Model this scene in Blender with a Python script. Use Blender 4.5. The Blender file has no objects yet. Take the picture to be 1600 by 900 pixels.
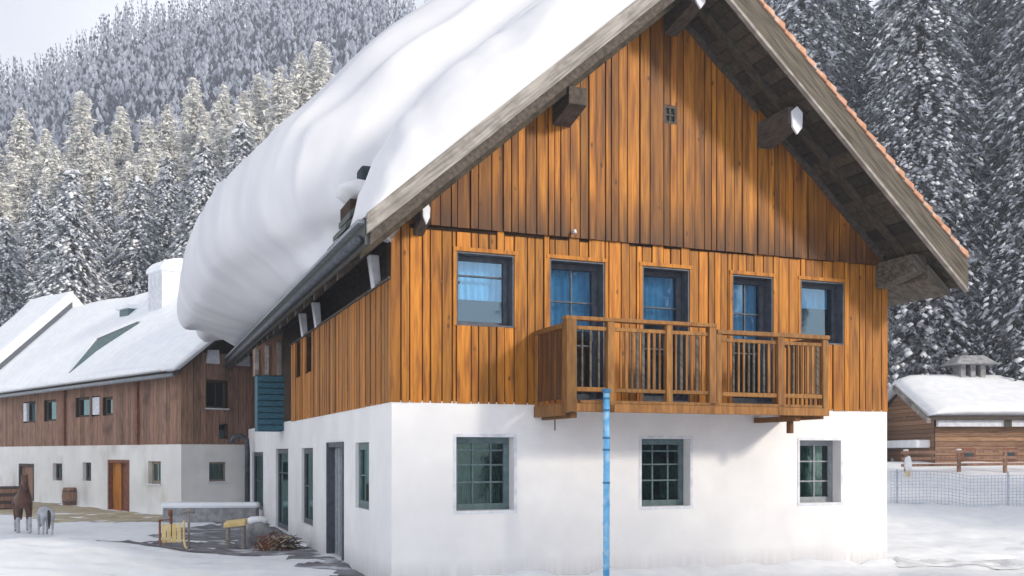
import bpy, math, random
from mathutils import Vector, Matrix, noise as mn
random.seed(7)
R = math.radians
S = bpy.context.scene
COL = S.collection
F_PX, HZ = 1511.0, 708.0
EYE = 2.084
# ------------------------------------------------------------------ materials
def newmat(name):
    m = bpy.data.materials.new(name); m.use_nodes = True
    nt = m.node_tree; nt.nodes.clear()
    out = nt.nodes.new('ShaderNodeOutputMaterial')
    b = nt.nodes.new('ShaderNodeBsdfPrincipled')
    nt.links.new(b.outputs[0], out.inputs[0])
    return m, nt, b, out
def mat(name, c1, c2, scale=5, rough=.7, bump=0, stretch=(1, 1, 1), tint=0, detail=6, lo=.35, hi=.65,
        c3=None, scale3=1.2, stretch3=(1, 1, 1), lo3=.5, hi3=.75, spec=.3, metal=0, bscale=None, rot=0, knots=None):
    m, nt, b, out = newmat(name); N = nt.nodes.new; L = nt.links.new
    tc = N('ShaderNodeTexCoord'); mp = N('ShaderNodeMapping'); mp.inputs['Scale'].default_value = stretch
    if rot:
        mr_ = N('ShaderNodeMapping'); mr_.inputs['Rotation'].default_value = (0, rot, 0); L(tc.outputs['Object'], mr_.inputs[0]); L(mr_.outputs[0], mp.inputs[0])
    else: L(tc.outputs['Object'], mp.inputs[0])
    n = N('ShaderNodeTexNoise'); n.inputs['Scale'].default_value = scale; n.inputs['Detail'].default_value = detail
    L(mp.outputs[0], n.inputs['Vector'])
    cr = N('ShaderNodeValToRGB'); e = cr.color_ramp.elements
    e[0].position = lo; e[0].color = (*c1, 1); e[1].position = hi; e[1].color = (*c2, 1)
    L(n.outputs[0], cr.inputs[0]); col = cr.outputs[0]
    if c3:
        mp3 = N('ShaderNodeMapping'); mp3.inputs['Scale'].default_value = stretch3; L(tc.outputs['Object'], mp3.inputs[0])
        n3 = N('ShaderNodeTexNoise'); n3.inputs['Scale'].default_value = scale3; n3.inputs['Detail'].default_value = 5
        L(mp3.outputs[0], n3.inputs['Vector'])
        r3 = N('ShaderNodeMapRange'); r3.inputs[1].default_value = lo3; r3.inputs[2].default_value = hi3
        L(n3.outputs[0], r3.inputs[0])
        mx = N('ShaderNodeMix'); mx.data_type = 'RGBA'; L(r3.outputs[0], mx.inputs[0]); L(col, mx.inputs[6]); mx.inputs[7].default_value = (*c3, 1)
        col = mx.outputs[2]
    if knots:
        mk = N('ShaderNodeMapping'); mk.inputs['Scale'].default_value = (1, 1, .55); L(tc.outputs['Object'], mk.inputs[0])
        vo = N('ShaderNodeTexVoronoi'); vo.inputs['Scale'].default_value = 3.6; L(mk.outputs[0], vo.inputs['Vector'])
        rk = N('ShaderNodeMapRange'); rk.inputs[1].default_value = .05; rk.inputs[2].default_value = .11; rk.inputs[3].default_value = .75; rk.inputs[4].default_value = 0; L(vo.outputs['Distance'], rk.inputs[0])
        mx = N('ShaderNodeMix'); mx.data_type = 'RGBA'; L(rk.outputs[0], mx.inputs[0]); L(col, mx.inputs[6]); mx.inputs[7].default_value = (*knots, 1); col = mx.outputs[2]
    if tint:
        at = N('ShaderNodeAttribute'); at.attribute_name = 'tint'
        mx = N('ShaderNodeMix'); mx.data_type = 'RGBA'; mx.blend_type = 'MULTIPLY'; mx.inputs[0].default_value = 1
        L(col, mx.inputs[6]); L(at.outputs['Color'], mx.inputs[7]); col = mx.outputs[2]
    L(col, b.inputs['Base Color'])
    b.inputs['Roughness'].default_value = rough; b.inputs['Specular IOR Level'].default_value = spec
    b.inputs['Metallic'].default_value = metal
    if bump:
        bp = N('ShaderNodeBump'); bp.inputs['Strength'].default_value = bump; bp.inputs['Distance'].default_value = .02
        if bscale:
            nb = N('ShaderNodeTexNoise'); nb.inputs['Scale'].default_value = bscale; nb.inputs['Detail'].default_value = 8
            L(mp.outputs[0], nb.inputs['Vector']); L(nb.outputs[0], bp.inputs['Height'])
        else: L(n.outputs[0], bp.inputs['Height'])
        L(bp.outputs[0], b.inputs['Normal'])
    return m
M = {}
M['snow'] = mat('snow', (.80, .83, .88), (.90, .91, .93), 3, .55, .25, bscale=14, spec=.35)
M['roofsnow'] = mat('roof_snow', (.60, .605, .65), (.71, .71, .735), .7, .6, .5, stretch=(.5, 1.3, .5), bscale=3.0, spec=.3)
M['plaster'] = mat('plaster', (.73, .72, .73), (.80, .79, .79), 1.3, .85, .35, bscale=38, c3=(.68, .68, .69), scale3=.7, lo3=.5, hi3=.8)
M['barnplaster'] = mat('barn_plaster', (.70, .69, .68), (.80, .79, .77), .9, .9, .25, bscale=40, c3=(.50, .47, .43), scale3=.6, lo3=.55, hi3=.8)
M['orange'] = mat('orange_larch', (.33, .112, .009), (.52, .205, .018), 3, .6, .35, stretch=(9, 9, .55), tint=1, c3=(.14, .042, .006), scale3=2.2, stretch3=(5, 5, .5), lo3=.50, hi3=.76, knots=(.07, .022, .005))
M['redlarch'] = mat('red_larch', (.27, .088, .008), (.47, .185, .017), 3, .6, .35, stretch=(9, 9, .5), tint=1, c3=(.085, .024, .005), scale3=1.6, stretch3=(5, 5, .42), lo3=.45, hi3=.74, knots=(.05, .016, .004))
M['gap'] = mat('dark_gap', (.02, .010, .005), (.05, .025, .012), 6, .9)
M['greywood'] = mat('grey_weathered_wood', (.20, .18, .165), (.40, .37, .34), 6, .85, .6, stretch=(1, 1, 1), detail=9, c3=(.10, .085, .075), scale3=3, lo3=.5, hi3=.75)
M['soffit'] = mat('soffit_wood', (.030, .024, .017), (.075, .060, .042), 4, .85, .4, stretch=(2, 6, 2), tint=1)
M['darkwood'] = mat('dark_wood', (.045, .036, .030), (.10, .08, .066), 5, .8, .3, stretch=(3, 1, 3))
M['whitewood'] = mat('white_painted_wood', (.55, .56, .62), (.72, .73, .78), 6, .6, .1)
M['tile'] = mat('clay_tile', (.42, .20, .12), (.58, .33, .22), 7, .8, .3, c3=(.55, .48, .42), scale3=4, lo3=.5, hi3=.7)
M['frame'] = mat('window_frame_paint', (.045, .055, .075), (.085, .095, .12), 9, .5, .1)
M['tealframe'] = mat('teal_frame_paint', (.07, .12, .13), (.12, .17, .18), 9, .5, .1)
M['greyframe'] = mat('grey_frame_paint', (.20, .22, .24), (.28, .30, .33), 9, .6, .1)
M['blueslat'] = mat('teal_slat_paint', (.02, .085, .13), (.045, .15, .21), 6, .55, .2, stretch=(1, 1, 6))
M['pipe'] = mat('blue_pipe', (.07, .34, .64), (.20, .50, .78), 5, .35, .1, c3=(.48, .68, .82), scale3=6, lo3=.50, spec=.5)
M['pipedark'] = mat('blue_pipe_band', (.02, .12, .25), (.05, .20, .38), 5, .35, .1)
M['barnwood'] = mat('barn_brown_wood', (.20, .108, .072), (.34, .20, .14), 3, .8, .35, stretch=(6, 6, .7), tint=1, c3=(.11, .06, .042), scale3=1.4, lo3=.52, hi3=.75)
M['hutwood'] = mat('hut_brown_wood', (.23, .125, .07), (.36, .21, .125), 3, .8, .35, stretch=(1, 6, 6), tint=1)
M['yellowwood'] = mat('yellow_wood', (.62, .45, .18), (.80, .62, .30), 4, .6, .2)
M['redbrown'] = mat('red_brown_wood', (.14, .05, .03), (.24, .09, .05), 6, .7, .2)
M['trunk'] = mat('bark', (.045, .035, .03), (.10, .08, .07), 9, .95, .5, stretch=(3, 3, 1))
M['stone'] = mat('grey_stone', (.20, .20, .21), (.36, .36, .37), 5, .9, .5)
M['paving'] = mat('dark_paving', (.11, .105, .12), (.24, .235, .26), 2.2, .9, .5, c3=(.55, .57, .62), scale3=1.3, lo3=.55, hi3=.66)
M['goldpath'] = mat('bare_ground', (.36, .30, .19), (.52, .45, .33), 2, .9, .3)
M['metal'] = mat('dark_metal', (.05, .055, .07), (.10, .11, .13), 8, .45, .1, metal=.5)
M['needle'] = mat('spruce_needles', (.055, .066, .075), (.11, .12, .13), 1.5, .85)
M['needlefar'] = mat('far_needles', (.055, .06, .085), (.11, .12, .155), .3, .9)  # needles darkened and blued to carry the hillside shade
M['frost'] = mat('branch_snow', (.66, .68, .73), (.84, .86, .89), 1.2, .75)
M['frostdim'] = mat('branch_frost', (.26, .28, .32), (.48, .50, .56), .9, .8)
M['frostwarm'] = mat('hoar_frost', (.74, .73, .69), (.88, .87, .83), .8, .75)
M['frostmid'] = mat('hoar_frost_grey', (.42, .43, .45), (.66, .66, .65), .8, .8)
M['frostfar'] = mat('far_frost', (.27, .30, .37), (.46, .49, .57), .12, .85)  # blue-grey of shade and haze put into the far frost colour
M['bay'] = mat('bay_coat', (.06, .028, .02), (.13, .06, .042), 4, .6)
M['greycoat'] = mat('grey_coat', (.30, .31, .34), (.50, .51, .55), 5, .7)
M['tail'] = mat('dark_hair', (.02, .018, .02), (.05, .04, .045), 9, .7)
M['curtain'] = mat('curtain_reflection_blue', (.22, .48, .66), (.42, .68, .84), 3, .9, 0, stretch=(6, 6, .5))  # blue reflection of the upper panes is put into the cloth colour
M['curtainteal'] = mat('teal_curtain_cloth', (.02, .07, .06), (.12, .30, .26), 5, .9, 0, stretch=(3, 3, 1))
M['interior'] = mat('dark_interior', (.02, .03, .04), (.05, .07, .08), 3, .9)
M['brownblind'] = mat('brown_shutter', (.22, .17, .13), (.32, .26, .21), 5, .8)
M['rooftin'] = mat('dark_roof_sheet', (.035, .045, .042), (.09, .10, .095), 3, .55, .2, stretch=(1, 8, 1))
def glass(name, tint, gl):
    m, nt, b, out = newmat(name); N = nt.nodes.new; L = nt.links.new
    tr = N('ShaderNodeBsdfTransparent'); tr.inputs[0].default_value = (*tint, 1)
    g = N('ShaderNodeBsdfGlossy'); g.inputs['Roughness'].default_value = .03; g.inputs[0].default_value = (*gl, 1)
    lw = N('ShaderNodeLayerWeight'); lw.inputs[0].default_value = .35
    mr = N('ShaderNodeMapRange'); mr.inputs[3].default_value = .16; mr.inputs[4].default_value = .9
    tc = N('ShaderNodeTexCoord'); n = N('ShaderNodeTexNoise'); n.inputs['Scale'].default_value = 1.4; n.inputs['Detail'].default_value = 1
    bp = N('ShaderNodeBump'); bp.inputs['Strength'].default_value = .12; bp.inputs['Distance'].default_value = .05
    L(tc.outputs['Object'], n.inputs[0]); L(n.outputs[0], bp.inputs['Height']); L(bp.outputs[0], g.inputs['Normal'])
    L(lw.outputs['Fresnel'], mr.inputs[0])
    mx = N('ShaderNodeMixShader'); L(mr.outputs[0], mx.inputs[0]); L(tr.outputs[0], mx.inputs[1]); L(g.outputs[0], mx.inputs[2])
    L(mx.outputs[0], out.inputs[0]); nt.nodes.remove(b)
    return m
M['glassblue'] = glass('blue_glass', (.50, .74, .90), (.55, .78, .95))
M['glassteal'] = glass('teal_glass', (.35, .55, .52), (.22, .34, .34))
def stain(m, z0, z1, col):
    nt = m.node_tree; N = nt.nodes.new; L = nt.links.new; b = next(n for n in nt.nodes if n.type == 'BSDF_PRINCIPLED'); src = b.inputs['Base Color'].links[0].from_socket
    tc = N('ShaderNodeTexCoord'); sp = N('ShaderNodeSeparateXYZ'); L(tc.outputs['Object'], sp.inputs[0]); mp = N('ShaderNodeMapping'); mp.inputs['Scale'].default_value = (7, 7, .5); L(tc.outputs['Object'], mp.inputs[0])
    n = N('ShaderNodeTexNoise'); n.inputs['Scale'].default_value = 1.5; L(mp.outputs[0], n.inputs['Vector'])
    r = N('ShaderNodeMapRange'); r.inputs[1].default_value = z0; r.inputs[2].default_value = z1; r.inputs[3].default_value = 1.1; r.inputs[4].default_value = 0; L(sp.outputs[2], r.inputs[0])
    mu = N('ShaderNodeMath'); mu.operation = 'MULTIPLY'; mu.use_clamp = True; L(r.outputs[0], mu.inputs[0]); L(n.outputs[0], mu.inputs[1])
    m2 = N('ShaderNodeMath'); m2.operation = 'MULTIPLY'; m2.use_clamp = True; L(mu.outputs[0], m2.inputs[0]); m2.inputs[1].default_value = 1.7
    mx = N('ShaderNodeMix'); mx.data_type = 'RGBA'; L(m2.outputs[0], mx.inputs[0]); L(src, mx.inputs[6]); mx.inputs[7].default_value = (*col, 1); L(mx.outputs[2], b.inputs['Base Color'])
stain(M['redlarch'], 5.6, 6.5, (.07, .028, .010))
stain(M['plaster'], -.15, .42, (.50, .49, .51))
M['balwood'] = mat('balcony_wood', (.18, .078, .020), (.31, .145, .040), 3, .65, .35, stretch=(7, 7, 1), tint=1)
M['slush'] = mat('trodden_snow', (.50, .51, .54), (.80, .82, .85), 2.5, .7, .5)
M['netting'] = mat('pale_netting', (.42, .47, .56), (.55, .60, .68), 3, .7)
M['greydark'] = mat('dark_grey_barge_wood', (.055, .048, .038), (.145, .125, .10), 3, .85, .5, stretch=(.6, 4, 9), rot=-R(41), detail=9)
M['greylight'] = mat('pale_grey_barge_wood', (.17, .155, .14), (.36, .335, .31), 3, .85, .6, stretch=(.6, 4, 9), rot=R(41), detail=9, c3=(.10, .09, .08), scale3=3, lo3=.52, hi3=.8)
# ------------------------------------------------------------------ mesh builder
class MB:
    def __init__(s): s.v = []; s.f = []; s.m = []; s.t = []
    def face(s, pts, m=0, t=(1, 1, 1)):
        k = len(s.v); s.v += [tuple(p) for p in pts]; s.f.append(tuple(range(k, k + len(pts)))); s.m.append(m); s.t.append(t)
    def hexa(s, c, m=0, t=(1, 1, 1)):      # 8 corners: bottom 0-3, top 4-7
        k = len(s.v); s.v += [tuple(p) for p in c]
        for q in ((0, 3, 2, 1), (4, 5, 6, 7), (0, 1, 5, 4), (1, 2, 6, 5), (2, 3, 7, 6), (3, 0, 4, 7)):
            s.f.append(tuple(k + i for i in q)); s.m.append(m); s.t.append(t)
    def box(s, x0, x1, y0, y1, z0, z1, m=0, t=(1, 1, 1)):
        s.hexa([(x0, y0, z0), (x1, y0, z0), (x1, y1, z0), (x0, y1, z0), (x0, y0, z1), (x1, y0, z1), (x1, y1, z1), (x0, y1, z1)], m, t)
    def prism(s, poly, off, m=0, t=(1, 1, 1)):   # poly pts 3d, extruded by off
        n = len(poly); k = len(s.v); o = Vector(off)
        s.v += [tuple(p) for p in poly] + [tuple(Vector(p) + o) for p in poly]
        s.f.append(tuple(range(k, k + n))); s.f.append(tuple(range(k + 2 * n - 1, k + n - 1, -1))); s.m += [m, m]; s.t += [t, t]
        for i in range(n):
            j = (i + 1) % n; s.f.append((k + i, k + n + i, k + n + j, k + j)); s.m.append(m); s.t.append(t)
    def tube(s, pts, r, n=8, m=0, t=(1, 1, 1)):
        pts = [Vector(p) for p in pts]; k0 = len(s.v); rs = r if isinstance(r, (list, tuple)) else [r] * len(pts)
        for i, p in enumerate(pts):
            d = (pts[min(i + 1, len(pts) - 1)] - pts[max(i - 1, 0)]).normalized()
            a = d.orthogonal().normalized() if i == 0 else (a - d * a.dot(d)).normalized()
            b = d.cross(a)
            for j in range(n):
                w = 2 * math.pi * j / n; s.v.append(tuple(p + (a * math.cos(w) + b * math.sin(w)) * rs[i]))
        for i in range(len(pts) - 1):
            for j in range(n):
                q = (j + 1) % n; s.f.append((k0 + i * n + j, k0 + i * n + q, k0 + (i + 1) * n + q, k0 + (i + 1) * n + j)); s.m.append(m); s.t.append(t)
        s.f.append(tuple(k0 + j for j in range(n - 1, -1, -1))); s.f.append(tuple(k0 + (len(pts) - 1) * n + j for j in range(n)))
        s.m += [m, m]; s.t += [t, t]
    def mesh(s, name, mats, smooth=False, fix=True):
        me = bpy.data.meshes.new(name); me.from_pydata(s.v, [], s.f)
        for q in mats: me.materials.append(M[q] if isinstance(q, str) else q)
        me.polygons.foreach_set('material_index', s.m)
        if any(t != (1, 1, 1) for t in s.t):
            at = me.color_attributes.new('tint', 'FLOAT_COLOR', 'CORNER'); d = []
            for p in me.polygons: d += [*s.t[p.index], 1] * p.loop_total
            at.data.foreach_set('color', d)
        elif any(q in ('balwood', 'orange', 'redlarch', 'barnwood', 'hutwood', 'soffit') for q in mats):
            at = me.color_attributes.new('tint', 'FLOAT_COLOR', 'CORNER'); at.data.foreach_set('color', [1.0] * 4 * len(me.loops))
        if smooth: me.polygons.foreach_set('use_smooth', [True] * len(me.polygons))
        me.update()
        if fix and len(me.polygons) < 60000:
            import bmesh
            bm = bmesh.new(); bm.from_mesh(me); bmesh.ops.recalc_face_normals(bm, faces=bm.faces); bm.to_mesh(me); bm.free()
        return me
    def build(s, name, mats, parent=None, bevel=0, smooth=False):
        if isinstance(mats, str): mats = [mats]
        o = bpy.data.objects.new(name, s.mesh(name, mats, smooth)); COL.objects.link(o)
        if parent: o.parent = parent
        if bevel:
            b = o.modifiers.new('bevel', 'BEVEL'); b.width = bevel; b.segments = 2; b.limit_method = 'ANGLE'
        return o
def tag(o, label, cat, group=None):
    o['label'] = label; o['category'] = cat
    if group: o['group'] = group
    return o
def struct(o): o['kind'] = 'structure'; return o
def empty(name, loc, rz=0):
    o = bpy.data.objects.new(name, None); COL.objects.link(o); o.location = loc; o.rotation_euler = (0, 0, rz); return o
def copy_tree(o, parent=None):
    c = o.copy(); COL.objects.link(c); c.parent = parent
    for ch in list(o.children): copy_tree(ch, c)
    return c
def rt(a=.15, b=1.15):
    k = random.uniform(.82 - a, b); return (k * random.uniform(.97, 1.03), k, k * random.uniform(.9, 1.1))
# face mapping: f = front (plane y=0, outward -y), s = side (plane x=0, outward -x)
def mapper(face, x=0, y=0):
    if face == 'f': return lambda a, o, z: (a + x, y - o, z)
    return lambda a, o, z: (x - o, a + y, z)
def fbox(mb, fm, a0, a1, o0, o1, z0, z1, m=0, t=(1, 1, 1)):
    mb.hexa([fm(a0, o0, z0), fm(a1, o0, z0), fm(a1, o1, z0), fm(a0, o1, z0), fm(a0, o0, z1), fm(a1, o0, z1), fm(a1, o1, z1), fm(a0, o1, z1)], m, t)
def wall(fm, a0, a1, z0, z1, holes, o=0, th=.4):
    mb = MB(); A = sorted({a0, a1, *[h[i] for h in holes for i in (0, 1)]}); Zs = sorted({z0, z1, *[h[i] for h in holes for i in (2, 3)]})
    def solid(i, j):
        if i < 0 or j < 0 or i >= len(A) - 1 or j >= len(Zs) - 1: return False
        ca, cz = (A[i] + A[i + 1]) / 2, (Zs[j] + Zs[j + 1]) / 2
        return not any(h[0] < ca < h[1] and h[2] < cz < h[3] for h in holes)
    for i in range(len(A) - 1):
        for j in range(len(Zs) - 1):
            if not solid(i, j): continue
            p, q, r, s_ = A[i], A[i + 1], Zs[j], Zs[j + 1]
            mb.face([fm(p, o, r), fm(q, o, r), fm(q, o, s_), fm(p, o, s_)]); mb.face([fm(p, o - th, r), fm(p, o - th, s_), fm(q, o - th, s_), fm(q, o - th, r)])
            for (di, dj, c) in ((-1, 0, ((p, r), (p, s_))), (1, 0, ((q, s_), (q, r))), (0, -1, ((q, r), (p, r))), (0, 1, ((p, s_), (q, s_)))):
                if not solid(i + di, j + dj):
                    mb.face([fm(c[0][0], o, c[0][1]), fm(c[0][0], o - th, c[0][1]), fm(c[1][0], o - th, c[1][1]), fm(c[1][0], o, c[1][1])])
    return mb
def boards(fm, a0, a1, zlo, zhi, holes, o0, w=(.13, .22), gap=.008, jut=.012, hz=False, m=0, ragged=0, dk=.15):
    """zlo / zhi numbers or functions of a; holes cut the boards"""
    mb = MB(); xs = [a0]
    while xs[-1] < a1 - w[0]: xs.append(min(a1, xs[-1] + random.uniform(*w)))
    xs[-1] = a1
    for h in holes:
        for e in h[:2]:
            if a0 < e < a1:
                i = min(range(1, len(xs)), key=lambda k: abs(xs[k] - e))
                if abs(xs[i] - e) < .07: xs[i] = e
                else: xs.append(e)
                xs.sort()
    f0 = zlo if callable(zlo) else (lambda a: zlo); f1 = zhi if callable(zhi) else (lambda a: zhi)
    for p, q in zip(xs[:-1], xs[1:]):
        if q - p < .012: continue
        c = (p + q) / 2; j = random.uniform(0, jut); t = rt(dk)
        cuts = sorted([(h[2], h[3]) for h in holes if h[0] < c < h[1]]); z = None; segs = []; lo = 'b'
        for c0, c1 in cuts: segs.append((lo, c0)); lo = c1
        segs.append((lo, 't'))
        rg = random.uniform(0, ragged)
        for s0, s1 in segs:
            za, zb = (f0(p + gap) - rg, f0(q - gap) - rg) if s0 == 'b' else (s0, s0); zc, zd = (f1(p + gap), f1(q - gap)) if s1 == 't' else (s1, s1)
            if max(zc - za, zd - zb) < .03: continue
            P, Q, o1 = p + gap, q - gap, o0 + .022 + j
            mb.hexa([fm(P, o0, za), fm(Q, o0, zb), fm(Q, o1, zb), fm(P, o1, za), fm(P, o0, zc), fm(Q, o0, zd), fm(Q, o1, zd), fm(P, o1, zc)], m, t)
    return mb
def window(par, fm, r, rec, fmat, gmat, mull=(), bars=(), kind='window', curt=None, cmat='curtain', fw=.07, sill=None, depth=.6, inner=True):
    a0, a1, z0, z1 = r; mb = MB(); o0, o1 = -rec - .07, -rec
    fbox(mb, fm, a0, a1, o0, o1, z0, z0 + fw); fbox(mb, fm, a0, a1, o0, o1, z1 - fw, z1)
    fbox(mb, fm, a0, a0 + fw, o0, o1, z0 + fw, z1 - fw); fbox(mb, fm, a1 - fw, a1, o0, o1, z0 + fw, z1 - fw)
    for q in mull: c = a0 + (a1 - a0) * q; fbox(mb, fm, c - .015, c + .015, o0 + .01, o1 - .012, z0 + fw, z1 - fw)
    for q in bars: c = z0 + (z1 - z0) * q; fbox(mb, fm, a0 + fw, a1 - fw, o0 + .012, o1 - .009, c - .014, c + .014)
    w = mb.build(kind, fmat, par, .006)
    g = MB(); g.face([fm(a0 + .04, o0 + .03, z0 + .04), fm(a1 - .04, o0 + .03, z0 + .04), fm(a1 - .04, o0 + .03, z1 - .04), fm(a0 + .04, o0 + .03, z1 - .04)]); g.build('pane', gmat, w)
    if inner:
        b = MB(); oo = o0 - depth
        b.face([fm(a0 - .4, oo, z0 - .2), fm(a1 + .4, oo, z0 - .2), fm(a1 + .4, oo, z1 + .2), fm(a0 - .4, oo, z1 + .2)]); b.build('room_wall', 'interior', w)
    if curt:
        for (q0, q1, s0, s1) in curt:
            c = MB(); n = 14; x0, x1 = a0 + (a1 - a0) * q0, a0 + (a1 - a0) * q1; y0, y1 = z0 + (z1 - z0) * s0, z0 + (z1 - z0) * s1
            for i in range(n):
                A0, A1 = x0 + (x1 - x0) * i / n, x0 + (x1 - x0) * (i + 1) / n; d0, d1 = o0 - .10 - .03 * (i % 2), o0 - .10 - .03 * ((i + 1) % 2)
                c.face([fm(A0, d0, y0), fm(A1, d1, y0), fm(A1, d1, y1), fm(A0, d0, y1)])
            c.build('curtain', cmat, w)
    if sill:
        sb = MB(); fbox(sb, fm, a0 - .05, a1 + .05, -rec, .06, z0 - .05, z0 - .003); sb.build('sill', sill, w, .005)
    return w
# ------------------------------------------------------------------ main house
A = (-1.848, 14.854, 0); TH = math.atan2(1511, 3850)
W, LEN = 9.64, 19.7; AP = 4.86; ZA = 9.80; SL = .868; OV = 1.2
ZW, ZB = 2.90, 5.65
def zu(t): return ZA - SL * abs(t - AP)      # roof underside
house = empty('alpine_house', A, TH)
tag(house, 'large alpine house with white ground floor, orange timber gable and a balcony', 'house')
fF, fS = mapper('f'), mapper('s')
low = [(1.04, 2.02, 1.17, 2.34), (4.35, 5.31, 1.17, 2.33), (7.62, 8.55, 1.17, 2.32)]
up = [(1.04, 2.02, 4.10, 5.27), (2.64, 3.65, 2.96, 5.27), (4.36, 5.29, 2.96, 5.27), (6.16, 7.03, 2.96, 5.25), (7.63, 8.62, 4.09, 5.25)]
wall(fF, 0, W, -.6, ZW, low, 0).build('ground_floor_wall', 'plaster', house)
slow = [(1.53, 2.60, 1.12, 2.27), (3.60, 5.10, .06, 2.30), (6.96, 8.5, .45, 2.20), (10.6, 12.9, .05, 2.20), (15.7, 18.6, .30, 2.12)]
wall(fS, .4, LEN, -.6, ZW, slow, 0).build('ground_floor_wall', 'plaster', house)
b = MB(); b.box(W - .4, W, .4, LEN, -.6, zu(W) - .02); b.box(0.4, W - .4, LEN - .4, LEN, -.6, 5.6); b.prism([(0.1, LEN - .3, 5.55), (W - .1, LEN - .3, 5.55), (AP, LEN - .3, ZA - .05)], (0, .2, 0)); b.build('rear_wall', 'plaster', house)
# upper backing walls
wall(fF, 0.02, W - .02, ZW, ZB, up, -.02, .36).build('upper_wall', 'gap', house)
sup = [(7.0, 7.9, 3.9, 4.86), (8.6, 9.3, 3.9, 4.86)]
wall(fS, .4, 10.1, ZW, 4.74, sup, -.02, .36).build('upper_wall', 'gap', house)
# front cladding
boards(fF, -.02, W + .02, ZW - .03, ZB + .02, up, -.02, w=(.12, .25), gap=.011, jut=.026, dk=.20).build('board_cladding', 'orange', house)
boards(fS, 0.01, 10.1, ZW - .03, 4.76, sup, -.02, w=(.16, .24), gap=.018, jut=.03, dk=.2).build('board_cladding', 'orange', house)
b = MB(); b.prism([(0, -.02, ZB), (W, -.02, ZB), (W, -.02, zu(W) - .02), (AP, -.02, ZA - .02), (0, -.02, zu(0) - .02)], (0, .3, 0)); b.build('gable_wall', 'gap', house)
vent = (4.74, 5.0, 7.72, 8.04)
boards(fF, .0, W, lambda a: min(ZB - .02, 99), lambda a: zu(a) + .02, [vent], .03, w=(.10, .24), gap=.010, jut=.03, ragged=.0, dk=.30).build('gable_cladding', 'redlarch', house)
v = MB(); fbox(v, fF, vent[0], vent[1], .0, .075, vent[2], vent[2] + .05); fbox(v, fF, vent[0], vent[1], .0, .075, vent[3] - .05, vent[3])
fbox(v, fF, vent[0], vent[0] + .05, .0, .075, vent[2] + .05, vent[3] - .05); fbox(v, fF, vent[1] - .05, vent[1], .0, .075, vent[2] + .05, vent[3] - .05)
fbox(v, fF, 4.855, 4.885, .0, .065, vent[2] + .05, vent[3] - .05); fbox(v, fF, vent[0] + .05, vent[1] - .05, .0, .06, 7.865, 7.895)
hv = v.build('vent_window', 'darkwood', house, .004)
v = MB(); fbox(v, fF, vent[0] + .02, vent[1] - .02, .0, .03, vent[2] + .02, vent[3] - .02); v.build('vent_recess', 'interior', hv)
# trims round upper openings (thin board frame)
for r in up:
    t = MB(); a0, a1, z0, z1 = r; e = .055
    fbox(t, fF, a0 - e, a0, -.02, .026, z0, z1 + e); fbox(t, fF, a1, a1 + e, -.02, .026, z0, z1 + e); fbox(t, fF, a0 - e, a1 + e, -.02, .034, z1 + .001, z1 + e + .01)
    t.build('window_trim', 'darkwood' if 0 else 'orange', house, .004)
# reveal liners: dark grey boards
for r in up:
    t = MB(); a0, a1, z0, z1 = r
    fbox(t, fF, a1 - .03, a1 - .001, -.38, .01, z0, z1); fbox(t, fF, a0 + .001, a0 + .03, -.38, .01, z0, z1); fbox(t, fF, a0 + .03, a1 - .03, -.38, .01, z1 - .03, z1 - .001); fbox(t, fF, a0 + .03, a1 - .03, -.38, .012, z0 + .001, z0 + .03)
    t.build('window_lining', 'frame', house)
def ins(r, e=.03): return (r[0] + e, r[1] - e, r[2] + e, r[3] - e)
window(house, fF, ins(up[0]), .20, 'frame', 'glassblue', bars=(.72,), curt=[(.05, .95, .40, .97)])
window(house, fF, ins(up[4]), .20, 'frame', 'glassblue', bars=(), curt=[(.05, .95, .62, .97)])
for r, cz in ((up[1], (.52, .97)), (up[2], (.6, .97)), (up[3], (.50, .97))):
    d = window(house, fF, ins(r), .22, 'frame', 'glassblue', mull=(.5,) if r is not up[2] else (), bars=(.40, .72), kind='balcony_door', curt=[(.06, .94, *cz)], fw=.085)
    hb = MB(); fbox(hb, fF, r[1] - .16, r[1] - .13, -.22, -.16, 3.95, 4.10); hb.build('handle', 'metal', d)
for i, r in enumerate(low):
    window(house, fF, r, .22, 'tealframe' if i < 2 else 'greyframe', 'glassteal', mull=(.36, .68) if i < 2 else (.55,), bars=(.38, .62, .82) if i < 2 else (.34, .66), curt=[(.1, .42, .05, .9), (.6, .9, .1, .6)] if i != 2 else [(.1, .8, .1, .95)], cmat='curtainteal', fw=.10)
    t = MB(); a0, a1, z0, z1 = r; e = .05   # smooth plaster surround
    fbox(t, fF, a0 - e, a0, 0.001, .008, z0 - e, z1 + e); fbox(t, fF, a1, a1 + e, 0.001, .008, z0 - e, z1 + e); fbox(t, fF, a0, a1, 0.001, .008, z1, z1 + e); fbox(t, fF, a0, a1, 0.001, .008, z0 - e, z0)
    t.build('window_surround', 'whitewood', house)
for i, r in enumerate(slow):
    if i == 1: continue
    window(house, fS, r, .06, 'tealframe' if i == 0 else 'frame', 'glassteal', mull=(), bars=(.5,) if i != 3 else (.7,), kind='window', curt=[(.1, .9, .1, .92)], cmat='curtain' if i else 'curtainteal', fw=.13)
d = MB(); r = slow[1]
for k in range(9): fbox(d, fS, r[0] + .1 + k * .145, r[0] + .235 + k * .145, -.16, -.10 + .012 * (k % 2), r[2], r[3] - .1)
dd = d.build('door', 'greyframe', house, .004)
d = MB(); fbox(d, fS, r[0], r[0] + .1, -.2, .03, r[2], r[3]); fbox(d, fS, r[1] - .1, r[1], -.2, .06, r[2], r[3]); fbox(d, fS, r[0] + .1, r[1] - .1, -.2, .03, r[3] - .1, r[3]); d.build('door_frame', 'frame', dd, .005)
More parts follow.
